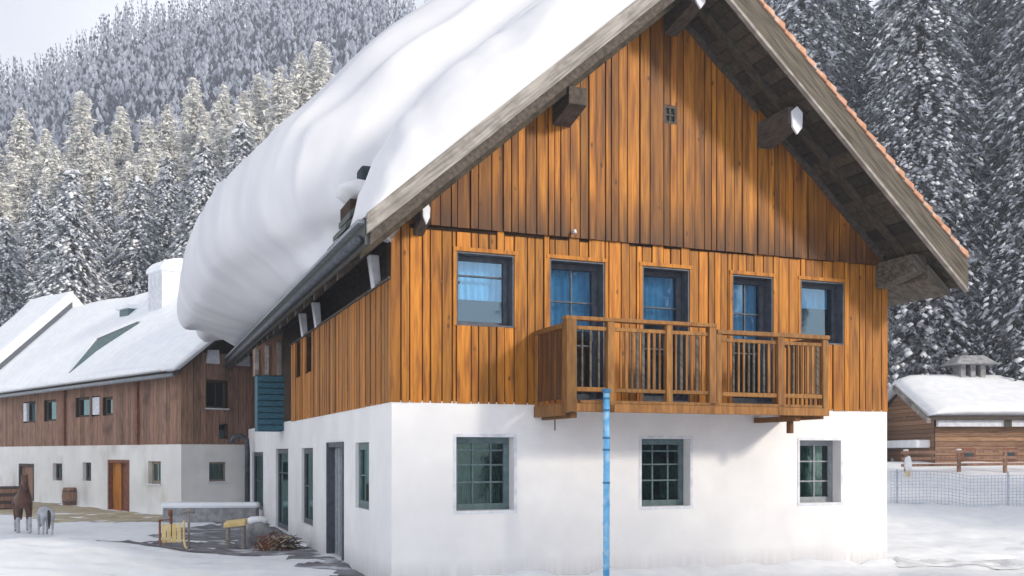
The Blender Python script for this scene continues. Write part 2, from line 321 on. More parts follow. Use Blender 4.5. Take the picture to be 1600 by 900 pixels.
d = MB(); fbox(d, fS, r[0] + .18, r[0] + .22, -.10, -.03, 1.0, 1.15); d.build('handle', 'metal', dd)
# side: openings, posts, brackets beneath the eaves
for r in sup:
    t = MB(); fbox(t, fS, r[0], r[1], -.3, -.25, r[2], r[3]); t.build('side_opening', 'redbrown', house)
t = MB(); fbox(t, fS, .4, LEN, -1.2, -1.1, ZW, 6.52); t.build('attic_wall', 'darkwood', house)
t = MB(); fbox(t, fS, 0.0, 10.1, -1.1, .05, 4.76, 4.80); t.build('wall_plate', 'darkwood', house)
for y0 in (.9, 6.2, 7.95):
    t = MB(); t.hexa([(-.06, y0, 4.78 if y0 < 10 else 4.85), (.06, y0, 4.78 if y0 < 10 else 4.85), (.06, y0 + .22, 4.78), (-.06, y0 + .22, 4.78), (-.14, y0, 5.3), (.02, y0, 5.3), (.02, y0 + .2, 5.3), (-.14, y0 + .2, 5.3)])
    t.build('eave_bracket', 'whitewood', house, .01)
# rear side part: dark recess, teal louvre, brown timber above
t = MB(); fbox(t, fS, 10.12, LEN, -.5, -.4, ZW, 5.6); t.build('recess_wall', 'gap', house)
fO = mapper('f', 0, 11.4)
lv = MB(); lv.box(-.66, -.02, 11.44, 12.1, 2.66, 4.12); louvre = lv.build('louvre_box', 'blueslat', house)
for k in range(9):
    z = 2.70 + k * .160
    s_ = MB(); s_.hexa([fO(-.68, -.03, z), fO(.0, -.03, z), fO(.0, .06, z - .02), fO(-.68, .06, z - .02), fO(-.68, -.03, z + .13), fO(.0, -.03, z + .13), fO(.0, .015, z + .11), fO(-.68, .015, z + .11)]); s_.build('slat', 'blueslat', louvre)
lv = MB(); lv.prism([(-.70, 11.5, 4.13), (-.02, 11.5, 4.13), (-.02, 11.5, 5.25), (-.70, 11.5, 4.85)], (0, .7, 0)); lv.build('upper_side_boards', 'barnwood', house)
for x0, zt_ in ((-.74, 4.80), (-.48, 4.9), (-.16, 5.0)):
    lv = MB(); lv.box(x0, x0 + .11, 11.40, 11.50, 4.13, zt_); lv.build('side_post', 'greywood', house, .01)
# roof
Y0, Y1 = -OV, LEN + .6
TL, TR = -.62, 10.28
def slope_slab(ta, tb, lo, hi, y0, y1, mb, m=0, t=(1, 1, 1)):
    mb.hexa([(ta, y0, zu(ta) + lo), (tb, y0, zu(tb) + lo), (tb, y1, zu(tb) + lo), (ta, y1, zu(ta) + lo), (ta, y0, zu(ta) + hi), (tb, y0, zu(tb) + hi), (tb, y1, zu(tb) + hi), (ta, y1, zu(ta) + hi)], m, t)
roof = MB(); slope_slab(TL, AP, .03, .30, Y0 + .02, Y1, roof); slope_slab(AP, TR, .03, .36, Y0 + .02, Y1, roof); roof = roof.build('roof', 'rooftin', house)
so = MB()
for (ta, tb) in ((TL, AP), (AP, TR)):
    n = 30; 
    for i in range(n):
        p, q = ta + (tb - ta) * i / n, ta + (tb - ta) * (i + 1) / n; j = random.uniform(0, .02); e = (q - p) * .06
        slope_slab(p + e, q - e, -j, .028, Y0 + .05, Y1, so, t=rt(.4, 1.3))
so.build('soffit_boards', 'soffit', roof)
for y in (-.62,):
    rf = MB()
    for (ta, tb) in ((TL, AP), (AP, TR)): slope_slab(ta, tb, -.14, -.022, y - .06, y + .06, rf)
    rf.build('verge_rafter', 'soffit', roof)
for y in [1.2 + 1.1 * k for k in range(16)]:
    rf = MB(); slope_slab(TL + .02, .4, -.16, -.022, y - .06, y + .06, rf); rf.build('rafter', 'darkwood', roof)
# barge boards
def barge(ta, tb, lo, hi, y, th, n=40, wob=.012, name='barge_board', m='greywood'):
    mb = MB(); pts = []
    for i in range(n + 1):
        t = ta + (tb - ta) * i / n; pts.append((t, zu(t) + lo + mn.noise(Vector((t * 1.3, lo * 7, 0))) * wob, zu(t) + hi + mn.noise(Vector((t * 1.1, hi * 9, 3))) * wob))
    for a, b_ in zip(pts[:-1], pts[1:]):
        mb.hexa([(a[0], y - th, a[1]), (b_[0], y - th, b_[1]), (b_[0], y, b_[1]), (a[0], y, a[1]), (a[0], y - th, a[2]), (b_[0], y - th, b_[2]), (b_[0], y, b_[2]), (a[0], y, a[2])])
    import bmesh
    me = mb.mesh(name, [m]); bm = bmesh.new(); bm.from_mesh(me); bmesh.ops.remove_doubles(bm, verts=bm.verts, dist=.0005)
    bm.to_mesh(me); bm.free()
    o = bpy.data.objects.new(name, me); COL.objects.link(o); o.parent = roof; return o
barge(TL - .05, AP + .005, .13, .43, Y0, .07, m='greylight')
barge(TL, AP + .005, -.05, .15, Y0 + .02, .05, m='darkwood')
barge(AP, TR + .06, -.03, .50, Y0, .06, m='greydark')
barge(AP, TR + .02, -.09, -.03, Y0 - .01, .09, m='greywood', name='barge_trim')
tl = MB(); x = AP
while x < TR + .02:
    w_ = .21; q = min(x + w_, TR + .12); h = .08 + random.uniform(-.012, .02)
    tl.hexa([(x, Y0 - .09, zu(x) + .50), (q, Y0 - .09, zu(q) + .50 + .03), (q, Y1, zu(q) + .53), (x, Y1, zu(x) + .50), (x, Y0 - .09, zu(x) + .50 + h), (q, Y0 - .09, zu(q) + .53 + h + .03), (q, Y1, zu(q) + .56 + h), (x, Y1, zu(x) + .50 + h)])
    x += w_
tl.build('roof_tiles', 'tile', roof, .01)
slope = MB(); slope_slab(AP, TR + .02, .37, .485, Y0 + .02, Y1, slope); slope.build('roof_sheathing', 'darkwood', roof)
# eave edge: fascia + gutter along the left eave
g = MB(); g.box(TL - .06, TL, Y0 + .02, Y1, zu(TL) - .04, zu(TL) + .30); g.build('eave_fascia', 'rooftin', roof)
g = MB(); g.tube([(TL - .13, Y0 + .1, zu(TL) + .04), (TL - .13, Y1, zu(TL) + .04)], .06, 10); g.build('gutter', 'metal', roof, smooth=True)
g = MB(); g.box(TL - .16, TL - .02, Y0 + .06, Y1, zu(TL) + .26, zu(TL) + .31); g.build('eave_flashing', 'greyframe', roof)
# purlins with pale end caps
def purlin(t, ye, w, z0, z1, cap=None, capm='whitewood', mname='darkwood'):
    p = MB(); p.hexa([(t - w / 2, 0, z0 - .16), (t + w / 2, 0, z0 - .16), (t + w / 2, .3, z0 - .16), (t - w / 2, .3, z0 - .16), (t - w / 2, 0, z1), (t + w / 2, 0, z1), (t + w / 2, .3, z1), (t - w / 2, .3, z1)])
    p.hexa([(t - w / 2, ye, z0), (t + w / 2, ye, z0), (t + w / 2, -.001, z0 - .16), (t - w / 2, -.001, z0 - .16), (t - w / 2, ye, z1), (t + w / 2, ye, z1), (t + w / 2, -.001, z1), (t - w / 2, -.001, z1)])
    o = p.build('purlin', mname, house, .012)
    if cap:
        c = MB(); zc0, zc1 = cap; c.prism([(t - w * .34, ye - .045, zc0 + .12), (t, ye - .045, zc0), (t + w * .34, ye - .045, zc0 + .12), (t + w * .38, ye - .045, zc1 - .1), (t, ye - .045, zc1), (t - w * .38, ye - .045, zc1 - .1)], (0, .042, 0)); c.build('purlin_cap', capm, o, .008)
purlin(AP, -1.0, .26, ZA - .42, ZA - .16, (ZA - .52, ZA - .12))
purlin(2.82, -.72, .32, zu(2.82) - .46, zu(2.82) - .18)
purlin(6.80, -.95, .30, zu(6.80) - .45, zu(6.80) - .15, (zu(6.80) - .62, zu(6.80) - .14))
purlin(.42, -.42, .16, zu(.42) - .34, zu(.42) - .06, (zu(.42) - .42, zu(.42) - .06))
purlin(W - .12, -.95, .32, zu(W) - .30, zu(W) + .02, mname='greydark')
for ta, tb in ((W - .1, TR - .1),):   # boxed eave return on the right
    e = MB(); e.hexa([(W + .02, -1.0, zu(W) - .42), (TR - .1, -1.0, zu(TR) - .12), (TR - .1, 3, zu(TR) - .12), (W + .02, 3, zu(W) - .42), (W + .02, -1.0, zu(W) - .16), (TR - .1, -1.0, zu(TR) - .02), (TR - .1, 3, zu(TR) - .02), (W + .02, 3, zu(W) - .16)]); e.build('eave_return', 'greydark', house)
# curved verge board where the wall meets the soffit on the right
e = MB()
for (ta, tb) in ((5.0, 6.62), (7.0, W - .2)):
    e.hexa([(ta, -.13, zu(ta) - .13), (tb, -.13, zu(tb) - .13), (tb, -.06, zu(tb) - .13), (ta, -.06, zu(ta) - .13), (ta, -.13, zu(ta)), (tb, -.13, zu(tb)), (tb, -.06, zu(tb)), (ta, -.06, zu(ta))])
e.build('verge_moulding', 'darkwood', house)
lm = MB(); lm.tube([fF(3.03, .04, 5.72), fF(3.03, .16, 5.72), fF(3.03, .17, 5.68)], .025, 8); lm.build('wall_lamp', 'whitewood', house)
# balcony
BO = 1.2; BA, BB = 2.37, 7.24; FZ = 2.86
bal = MB(); fbox(bal, fF, BA, BB, .05, BO, FZ - .09, FZ - .02); bal = bal.build('balcony', 'balwood', house, .01)
def post(a, o, w, z0, z1, name='post', m='balwood', t=None):
    p = MB(); fbox(p, fF, a - w / 2, a + w / 2, o - w / 2, o + w / 2, z0, z1, t=t or rt(.05)); return p.build(name, m, bal, .008)
for a, w in ((2.45, .17), (3.13, .12), (4.16, .11), (4.95, .13), (5.08, .10), (6.27, .13), (7.18, .10)): post(a, BO, w, FZ - .15, 4.10 if a < 5 else 4.0)
post(2.42, .10, .12, FZ - .1, 4.02)
def rail(a0, a1, o, z, h, w, name, m='balwood'):
    p = MB(); fbox(p, fF, a0, a1, o - w / 2, o + w / 2, z, z + h, t=rt(.03)); return p.build(name, m, bal, .008)
rail(2.36, 5.02, BO, 4.10, .06, .14, 'handrail'); rail(5.03, 7.26, BO, 4.0, .07, .14, 'handrail')
rail(2.55, 5.0, BO, 3.96, .06, .05, 'rail'); rail(5.14, 7.12, BO, 3.88, .06, .05, 'rail')
rail(3.2, 4.89, BO, 3.02, .06, .06, 'rail'); rail(2.55, 3.06, BO, 3.02, .07, .08, 'rail'); rail(5.14, 7.12, BO, 3.0, .07, .07, 'rail')
rail(2.38, 7.25, BO + .03, FZ - .15, .13, .06, 'balcony_beam'); rail(2.6, 7.1, BO + .04, FZ - .02, .05, .05, 'floor_edge')
bs = MB(); x = 2.66
while x < 7.12:
    if all(abs(x - q) > .1 for q in (2.45, 3.13, 4.16, 4.95, 5.08, 6.27, 7.18)) and not (2.6 < x < 3.0 and False):
        zt = 3.96 if x < 5 else 3.88; w_ = random.choice((.025, .03, .045)); fbox(bs, fF, x - w_ / 2, x + w_ / 2, BO - .014, BO + .014, 3.08, zt, t=rt(.1))
        b1 = MB(); b1.v, b1.f, b1.m, b1.t = bs.v, bs.f, bs.m, bs.t; b1.build('baluster', 'greydark' if random.random() < .5 else 'balwood', bal); bs = MB()
    x += .098 if x > 3.1 else .14
sp = MB(); y = .12
while y < BO - .1: fbox(sp, fF, BA, BA + .03, y, y + .10, FZ + .05, 3.98, t=rt(.25)); y += .115
sp.build('side_panel', 'redlarch', bal, .004)
for q in (0, 1):
    sp = MB(); a = BA if q == 0 else BB - .06
    fbox(sp, fF, a - .02, a + .05, .03, BO - .06, 3.98, 4.06, t=(.7, .7, .7)); sp.build('side_rail', 'balwood', bal, .006); sp = MB(); fbox(sp, fF, a - .02, a + .05, .03, BO - .06, FZ - .20, FZ - .02, t=(.8, .8, .8)); sp.build('side_rail', 'balwood', bal, .006)
sp = MB(); y = .16
while y < BO - .1: fbox(sp, fF, BB - .04, BB - .01, y, y + .05, FZ, 3.98, t=rt(.25)); y += .12
sp.build('side_panel', 'balwood', bal)
br = MB(); fbox(br, fF, 6.62, 6.74, .0, BO - .05, FZ - .24, FZ - .15, t=(.7, .7, .7)); fbox(br, fF, 6.64, 6.72, .9, 1.0, FZ - .44, FZ - .24, t=(.6, .5, .5)); br.build('balcony_bracket', 'balwood', bal, .01)
br = MB(); fbox(br, fF, 2.5, 2.6, .0, BO - .05, FZ - .24, FZ - .15, t=(.7, .7, .7)); fbox(br, fF, 2.54, 2.56, .42, .44, FZ - .42, FZ - .24, t=(.3, .3, .3)); br.build('balcony_bracket', 'balwood', bal, .01)
# crooked downpipe at the far side corner
g = MB(); g.tube([(-.72, 18.0, 2.42), (-.64, 18.0, 2.60), (-.44, 18.0, 2.66), (-.24, 18.0, 2.52), (-.22, 18.0, 2.2), (-.22, 18.0, .3)], .085, 10); g.build('downpipe', 'metal', house, smooth=True)
def blob(name, loc, sc, m, seed=0, sub=3, amp=.25, parent=None, fr=1.6):
    import bmesh
    bm = bmesh.new(); bmesh.ops.create_icosphere(bm, subdivisions=sub, radius=1)
    for v_ in bm.verts:
        d = v_.co.normalized(); k = 1 + amp * mn.noise(d * fr + Vector((seed, seed * 3.1, 0))); v_.co = Vector((d.x * sc[0], d.y * sc[1], d.z * sc[2])) * k
    me = bpy.data.meshes.new(name); bm.to_mesh(me); bm.free(); me.materials.append(M[m]); me.polygons.foreach_set('use_smooth', [True] * len(me.polygons))
    o = bpy.data.objects.new(name, me); COL.objects.link(o); o.location = loc
    if parent: o.parent = parent
    return o
c_, s__ = math.cos(TH), math.sin(TH)
# ------------------------------------------------------------------ snow on the house roof
def lerp(x, P):
    if x <= P[0][0]: return P[0][1]
    for (a, b_), (c, d_) in zip(P[:-1], P[1:]):
        if x <= c:
            k = (x - a) / (c - a); k = k * k * (3 - 2 * k); return b_ + (d_ - b_) * k
    return P[-1][1]
def catmull(P, n):
    out = []; P = [P[0]] + P + [P[-1]]
    for i in range(1, len(P) - 2):
        p0, p1, p2, p3 = P[i - 1:i + 3]
        for k in range(n):
            t = k / n; out.append(tuple(.5 * (2 * b + (c - a) * t + (2 * a - 5 * b + 4 * c - d) * t * t + (3 * b - a - 3 * c + d) * t ** 3) for a, b, c, d in zip(p0, p1, p2, p3)))
    out.append(P[-2]); return out
def rtop(t): return zu(t) + .30
Hk = [(.55, .35), (1.0, .7), (1.8, 1.7), (2.6, 2.8), (3.6, 3.55), (4.6, 3.75), (9, 3.5), (13, 3.3), (16, 2.7), (17.4, 1.4), (18, .3)]
def sheet(rows, name, m, parent=None, closed=True):
    mb = MB(); n = len(rows[0])
    for r_ in rows: mb.v += r_
    for i in range(len(rows) - 1):
        for j in range(n - 1):
            mb.f.append((i * n + j, (i + 1) * n + j, (i + 1) * n + j + 1, i * n + j + 1)); mb.m.append(0); mb.t.append((1, 1, 1))
    if closed:
        mb.f.append(tuple(range(n))); mb.f.append(tuple((len(rows) - 1) * n + j for j in range(n - 1, -1, -1))); mb.m += [0, 0]; mb.t += [(1, 1, 1)] * 2
        for i in range(len(rows) - 1):
            mb.f.append((i * n, i * n + n - 1, (i + 1) * n + n - 1, (i + 1) * n)); mb.m.append(0); mb.t.append((1, 1, 1))
    o = mb.build(name, m, parent, smooth=True); return o
rows = []
y = .55
while y <= 18.001:
    H = lerp(y, Hk); tn = lerp(y, [(.55, .9), (1.3, .6), (1.9, .2), (2.4, -.45), (2.9, -1.1), (3.5, -1.42), (4.2, -1.6), (5.5, -1.85), (8, -2.2), (12, -2.5), (15, -2.5), (16.8, -1.9), (18, -.8)])
    zn = lerp(y, [(0, 6.7), (1.2, 6.6), (3, 6.9), (8, 7.05), (12, 7.0), (15, 6.9), (18, 6.0)]); bt = min(-.45, tn + .9) if y > 1.6 else max(-.5, tn + .35)
    zb = rtop(bt)
    Hn = lambda t, k=1: rtop(t) + H * k
    k = min(1, H / 3.3)
    zn = min(zn, rtop(tn + .3) + H * .8)
    a1_, a2_ = max(1.9, tn + 1.7), max(.8, tn + 1.2)
    P = [(4.9, Hn(4.86, .9)), (3.4, Hn(3.4, 1.0)), (a1_, Hn(a1_, 1.0)), (a2_, Hn(a2_, 1.0)), (tn + .80, Hn(tn + .80, .93)), (tn + .22, zn + min(1.0, H * .3)), (tn, zn), (tn + .16, zn - .62 * k), (tn + .62, max(zn - 1.0 * k, 5.72 if tn < -1 else rtop(tn + .6) + .02)), (max(tn + .7, -.5), rtop(max(tn + .7, -.5)) - .02), (max(tn + .7, -.5) + .8, rtop(max(tn + .7, -.5) + .8) - .05)]
    pr = catmull(P, 6)
    row = []
    for j, (t, z) in enumerate(pr):
        n_ = mn.noise(Vector((t * .5, y * .22, z * .5))) * .10 + mn.noise(Vector((t * .22, y * 1.5, z * .22))) * .07 + mn.noise(Vector((t * .5 + 9, y * 2.6, z * .5))) * .022 + mn.noise(Vector((t * 1.3, y * .7, z * 1.3))) * .02
        e = min(1, max(0, (j) / 6)) * min(1, (len(pr) - 1 - j) / 14)
        row.append((t - n_ * e * .6, y + mn.noise(Vector((t, z, 1.1))) * .12 * min(1, H / 2), z + n_ * e))
    rows.append(row); y += .1 if y < 4 else .2
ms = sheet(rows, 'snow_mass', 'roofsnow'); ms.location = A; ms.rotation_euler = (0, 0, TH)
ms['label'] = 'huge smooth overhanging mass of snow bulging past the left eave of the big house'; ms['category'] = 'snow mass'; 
for k_, (t0, t1, ya, yb, h0, h1) in enumerate(((-.66, .5, .95, 2.35, .0, .10), (-.58, .5, 1.0, 2.2, .13, .22), (-.50, .5, 1.05, 2.1, .26, .35), (-.42, .5, 1.1, 2.0, .39, .50))):
    t = MB(); t.hexa([(t0, ya, rtop(t0) + h0), (t1, ya, rtop(t1) + h0), (t1, yb, rtop(t1) + h0), (t0, yb, rtop(t0) + h0), (t0, ya, rtop(t0) + h1), (t1, ya, rtop(t1) + h1), (t1, yb, rtop(t1) + h1), (t0, yb, rtop(t0) + h1)]); t.build('eave_layer', 'rooftin', roof, .01)
t = MB(); t.box(-.40, .4, 1.15, 1.95, rtop(-.3) + .2, rtop(-.3) + .62); t.build('eave_layer_gap', 'gap', roof)
o = blob('snow_remnant', (A[0] - .12 * c_ - 1.6 * s__, A[1] - .12 * s__ + 1.6 * c_, rtop(-.12) + .66), (.40, .5, .22), 'roofsnow', 4, 3, .3); tag(o, 'small grey snow remnant wedged between the roof slab and the overhanging mass', 'snow remnant')
t = MB(); t.box(-.18, .25, 1.3, 1.7, rtop(0) + .7, rtop(0) + .98); t.build('dark_hole_block', 'interior', roof, .05)  # solid dark block standing in for the shaded hole beside the slab
# front slab along the verge
rows = []; t = 5.0
while t > -.72:
    ke = lerp(t, [(-.70, .12), (-.55, .42), (-.3, .68), (.1, .9), (.8, 1.0), (5, 1.0)])
    row = []
    for (yy, hh) in catmull([(-1.24, .13), (-1.26, .26), (-1.16, .50), (-.90, .93), (-.50, 1.30), (-.12, 1.38), (.2, 1.2), (.5, 1.0), (.8, .7), (1.0, .05)], 5):
        n_ = mn.noise(Vector((t * .9, yy * 1.4, 5))) * .09 + mn.noise(Vector((t * 2.4, yy * .8, 2))) * .06 + mn.noise(Vector((t * 7, yy * 5, 8))) * .022
        e = min(1, max(0, (yy + 1.22) * 3)) * ke
        row.append((t - n_ * .3 * e + max(0, yy + .25) * .75 * max(0, 1 - (t + .7) / 1.6), yy * (1 if yy < 0 else max(ke, .45)), rtop(t) + max(.02 if hh < .1 else .1, hh * ke) + n_ * e))
    rows.append(row); t -= .06 if t < .6 else .1
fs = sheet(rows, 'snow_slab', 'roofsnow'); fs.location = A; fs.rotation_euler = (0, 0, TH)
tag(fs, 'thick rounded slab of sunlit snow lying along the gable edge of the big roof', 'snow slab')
# ------------------------------------------------------------------ ground
def gz(x, y):
    z = 0
    if x > 4: z += 1.0 * min(1, max(0, (y - 25.5) / 8)) ** 1 * min(1, (x - 4) / 6)
    if x > 8 and y > 33: z += .7 * min(1, (y - 33) / 5)
    if y > 55:
        k = x / y; f_ = lerp(k, [(-.6, .84), (-.5, .89), (-.38, 1.05), (-.2, 1.18), (0, .95), (.2, .38), (.26, .25), (.5, .3), (.8, .5)])
        z += min(max(0, y - 55), 260) * .47 * f_
    if -16 < x < -4.6 and y < 40:            # foreground bank, left
        c = (x + 9.4) / 2.6; d = (y - 17.6) / 5.2; z += .30 * math.exp(-(c * c + d * d) ** 2)
    dx, dy = x - A[0], y - A[1]; tl_ = dx * math.cos(TH) + dy * math.sin(TH); ol = dx * math.sin(TH) - dy * math.cos(TH)
    if -.3 < tl_ < W + .6 and -.5 < ol < 1.0: z += .13 * (1 - abs(ol - .05) / 1.05) ** 2 * (1 + mn.noise(Vector((tl_ * 1.5, 0, 0))))
    if 6 < y < 34: z -= max(0, mn.noise(Vector((x * 2.1, y * 1.9, 11))) - .18) * .30; z -= .05 * max(0, 1 - abs((y - 17.2 - .06 * x + .7 * math.sin(x * .35)) / .3)) + .05 * max(0, 1 - abs((y - 18.7 - .06 * x + .7 * math.sin(x * .35)) / .3)) if x > 5 else 0
    if y < 40: z += mn.noise(Vector((x * .35, y * .35, 0))) * .08 + mn.noise(Vector((x * 1.3, y * 1.3, 4))) * .025
    if y < 60 and x > 6: z += mn.noise(Vector((x * .8, y * .8, 9))) * .08
    return z
mb = MB(); xs = []; x = -320
while x <= 330: xs.append(x); x += .25 if -13 < x < 13 else .5 if -16 < x < 30 else (1.5 if -34 < x < 44 else 10)
ys = []; y = -40
while y < 342: ys.append(y); y += 4 if y < 6 else (.2 if 14 < y < 24 else .4 if y < 42 else (2 if y < 60 else 10))
for y in ys:
    for x in xs: mb.v.append((x, y, gz(x, y)))
n = len(xs)
for i in range(len(ys) - 1):
    for j in range(n - 1): mb.f.append((i * n + j, i * n + j + 1, (i + 1) * n + j + 1, (i + 1) * n + j)); mb.m.append(0); mb.t.append((1, 1, 1))
g = bpy.data.objects.new('ground', mb.mesh('ground', ['snow'], True, fix=False)); COL.objects.link(g); struct(g)
mb = MB(); mb.face([(-4000, -4000, -3.0), (4000, -4000, -3.0), (4000, 4000, -3.0), (-4000, 4000, -3.0)]); struct(mb.build('terrain', 'snow'))
def patch(name, poly, m, dz=.012, step=.35, edge=.25):
    """ragged ground patch following the terrain; poly in world xy"""
    mb = MB(); X0, X1 = min(p[0] for p in poly), max(p[0] for p in poly); Yb, Yt = min(p[1] for p in poly), max(p[1] for p in poly)
    def inside(x, y):
        x += mn.noise(Vector((x * 1.1, y * 1.1, 3))) * edge * 2; y += mn.noise(Vector((x * 1.1, y * 1.1, 7))) * edge * 2
        c = False
        for (ax, ay), (bx, by) in zip(poly, poly[1:] + poly[:1]):
            if (ay > y) != (by > y) and x < (bx - ax) * (y - ay) / (by - ay) + ax: c = not c
        return c
    nx, ny = int((X1 - X0 + 1) / step), int((Yt - Yb + 1) / step)
    for i in range(nx):
        for j in range(ny):
            x, y = X0 - .5 + i * step, Yb - .5 + j * step
            if inside(x + step / 2, y + step / 2): mb.face([(p, q, gz2(p, q) + dz) for p, q in ((x, y), (x + step, y), (x + step, y + step), (x, y + step))])
    return struct(mb.build(name, m))
import bisect
def gz2(x, y):   # exact height of the ground mesh
    i = min(max(bisect.bisect_right(xs, x) - 1, 0), len(xs) - 2); j = min(max(bisect.bisect_right(ys, y) - 1, 0), len(ys) - 2)
    a, b_ = (x - xs[i]) / (xs[i + 1] - xs[i]), (y - ys[j]) / (ys[j + 1] - ys[j])
    z = lambda p, q: mb_g[q * n_g + p]
    return (z(i, j) * (1 - a) + z(i + 1, j) * a) * (1 - b_) + (z(i, j + 1) * (1 - a) + z(i + 1, j + 1) * a) * b_
n_g = n; mb_g = [v.co.z for v in g.data.vertices]
def px(p, Y): return (p - 800) / F_PX * Y
patch('courtyard', [(-2.2, 14.0), (-1.8, 15.0), (-7.6, 29.5), (-9.0, 30), (-9.2, 24.8), (-7.2, 22.4), (-8.6, 20.0), (-6.0, 19.4), (-4.6, 20.2), (-3.2, 17)], 'paving', step=.12, edge=.35)
patch('trodden_snow', [(7.0, 17.6), (9.4, 17.9), (10.2, 18.6), (9.0, 19.4), (7.4, 19.0)], 'slush', .008, .1, .3)
patch('path', [(-11.2, 31.9), (-24, 45), (-23.5, 38), (-13.5, 29.6), (-9.8, 29.2), (-9.6, 30.6)], 'goldpath', .012, .2, .2)
# ------------------------------------------------------------------ barn
BA_, TB = (-10.983, 32.1, -.1), math.atan2(1511, 1522)
barn = empty('farm_building', BA_, TB)
tag(barn, 'long brown and white farm building with a snow covered roof at the left', 'farm building')
z0b = .1
def bz(r): return (r[0], r[1], r[2] + z0b, r[3] + z0b)
bl = [bz(r) for r in ((4.05, 5.95, -.05, 1.84), (1.5, 2.5, 1.02, 1.80), (7.55, 8.4, 1.0, 1.72), (10.55, 11.6, .95, 1.66), (13.8, 15.7, -.2, 1.62))]
bu = [bz(r) for r in ((11.2, 12.6, 3.42, 4.32), (13.6, 15.1, 3.42, 4.34), (7.7, 9.1, 3.5, 4.28), (6.7, 7.5, 3.5, 4.28), (5.5, 6.45, 3.5, 4.2))]
gl_, gu = [bz((1.0, 1.64, 1.12, 1.78))], [bz(r) for r in ((.89, 1.67, 3.62, 4.58), (1.36, 1.7, 2.57, 3.09))]
ZBW = 2.5; BL, BW = 26.0, 8.0
def bu_(x): return 4.72 + .84 * (min(x, 8 - x) + .5)
wall(fF, 0, BW, -1, ZBW, gl_, 0, .35).build('white_wall', 'barnplaster', barn)
wall(fS, .35, BL, -1, ZBW, bl, 0, .35).build('white_wall', 'barnplaster', barn)
wall(fF, .02, BW, ZBW, 4.9, gu, -.02, .3).build('upper_wall', 'gap', barn); wall(fS, .3, BL, ZBW, 4.9, bu, -.02, .3).build('upper_wall', 'gap', barn)
boards(fF, -.03, BW, ZBW - .02, lambda a: min(bu_(a), 5.6) - .02, gu, -.02, w=(.2, .3), dk=.15).build('wood_cladding', 'barnwood', barn)
boards(fS, .0, BL, ZBW - .02, 4.86, bu, -.02, w=(.2, .32), dk=.12).build('wood_cladding', 'barnwood', barn)
t = MB(); t.prism([(0, .3, 4.9), (BW, .3, 4.9), (BW, .3, bu_(BW)), (4, .3, bu_(4)), (0, .3, bu_(0))], (0, .1, 0)); t.box(BW - .1, BW, 0, BL, -1, 5); t.build('gable_infill', 'gap', barn)
for a0, a1 in ((.85, 1.35), (1.95, 2.5)):
    t = MB(); t.hexa([(a0, -.10, 5.22), (a1, -.10, 5.22), (a1, -.03, 5.22), (a0, -.03, 5.22), (a0 + .06, -.10, 5.68), (a1 - .03, -.10, 5.7), (a1 - .03, -.03, 5.7), (a0 + .06, -.03, 5.68)]); t.build('gable_block', 'whitewood', barn, .02)
for i, r in enumerate(bl):
    if i in (0, 4): continue
    window(barn, fS, r, .14, 'brownblind' if i == 1 else 'darkwood', 'glassteal', mull=(.5,), fw=.1, sill='whitewood' if i == 1 else None, curt=[(.05, .95, .05, .95)] if i == 1 else None, cmat='brownblind', depth=.3)
window(barn, fF, gl_[0], .10, 'brownblind', 'glassteal', fw=.06, sill='whitewood', curt=[(.0, 1, 0, 1)], cmat='brownblind', depth=.3)
window(barn, fF, gu[0], .16, 'darkwood', 'glassteal', mull=(.55,), fw=.08, sill='whitewood', depth=.3)
window(barn, fF, gu[1], .10, 'darkwood', 'glassteal', fw=.05, depth=.3)
for i, r in enumerate(bu):
    w = window(barn, fS, r, .12, 'darkwood', 'glassteal', fw=.09, depth=.3)
    if i in (1, 3):
        t = MB(); q = (r[1] - .42, r[1] - .02) if i == 1 else (r[0] + .03, r[1] - .12); fbox(t, fS, q[0], q[1], -.10, .02, r[2] + .06, r[3] - .05); t.build('shutter', 'whitewood', w, .01)
r = bl[0]
t = MB(); fbox(t, fS, r[0] + .1, r[1] - .1, -.25, -.2, r[2], r[3] - .1); bd = t.build('door', 'redbrown', barn)
t = MB(); fbox(t, fS, r[1] - .85, r[1] - .12, -.195, -.13, r[2], r[3] - .12); t.build('door_leaf', 'orange', bd, .01)
t = MB(); fbox(t, fS, r[0], r[0] + .14, -.3, .02, r[2], r[3]); fbox(t, fS, r[1] - .12, r[1], -.3, .02, r[2], r[3]); fbox(t, fS, r[0] + .14, r[1] - .12, -.3, .02, r[3] - .12, r[3]); t.build('door_frame', 'redbrown', bd, .01)
r = bl[4]
t = MB(); fbox(t, fS, r[0] + .12, r[1] - .12, -.16, -.1, r[2], r[3] - .12); bd = t.build('door', 'barnwood', barn)
t = MB(); fbox(t, fS, r[0], r[0] + .12, -.3, .02, r[2], r[3]); fbox(t, fS, r[1] - .12, r[1], -.3, .02, r[2], r[3]); fbox(t, fS, r[0] + .12, r[1] - .12, -.3, .02, r[3] - .12, r[3]); t.build('door_frame', 'darkwood', bd, .01)
for y0 in (3.2, 10.1):
    t = MB(); fbox(t, fS, y0, y0 + .16, .0, .1, ZBW - .02, 4.7); t.build('corner_post', 'redbrown', barn, .01)
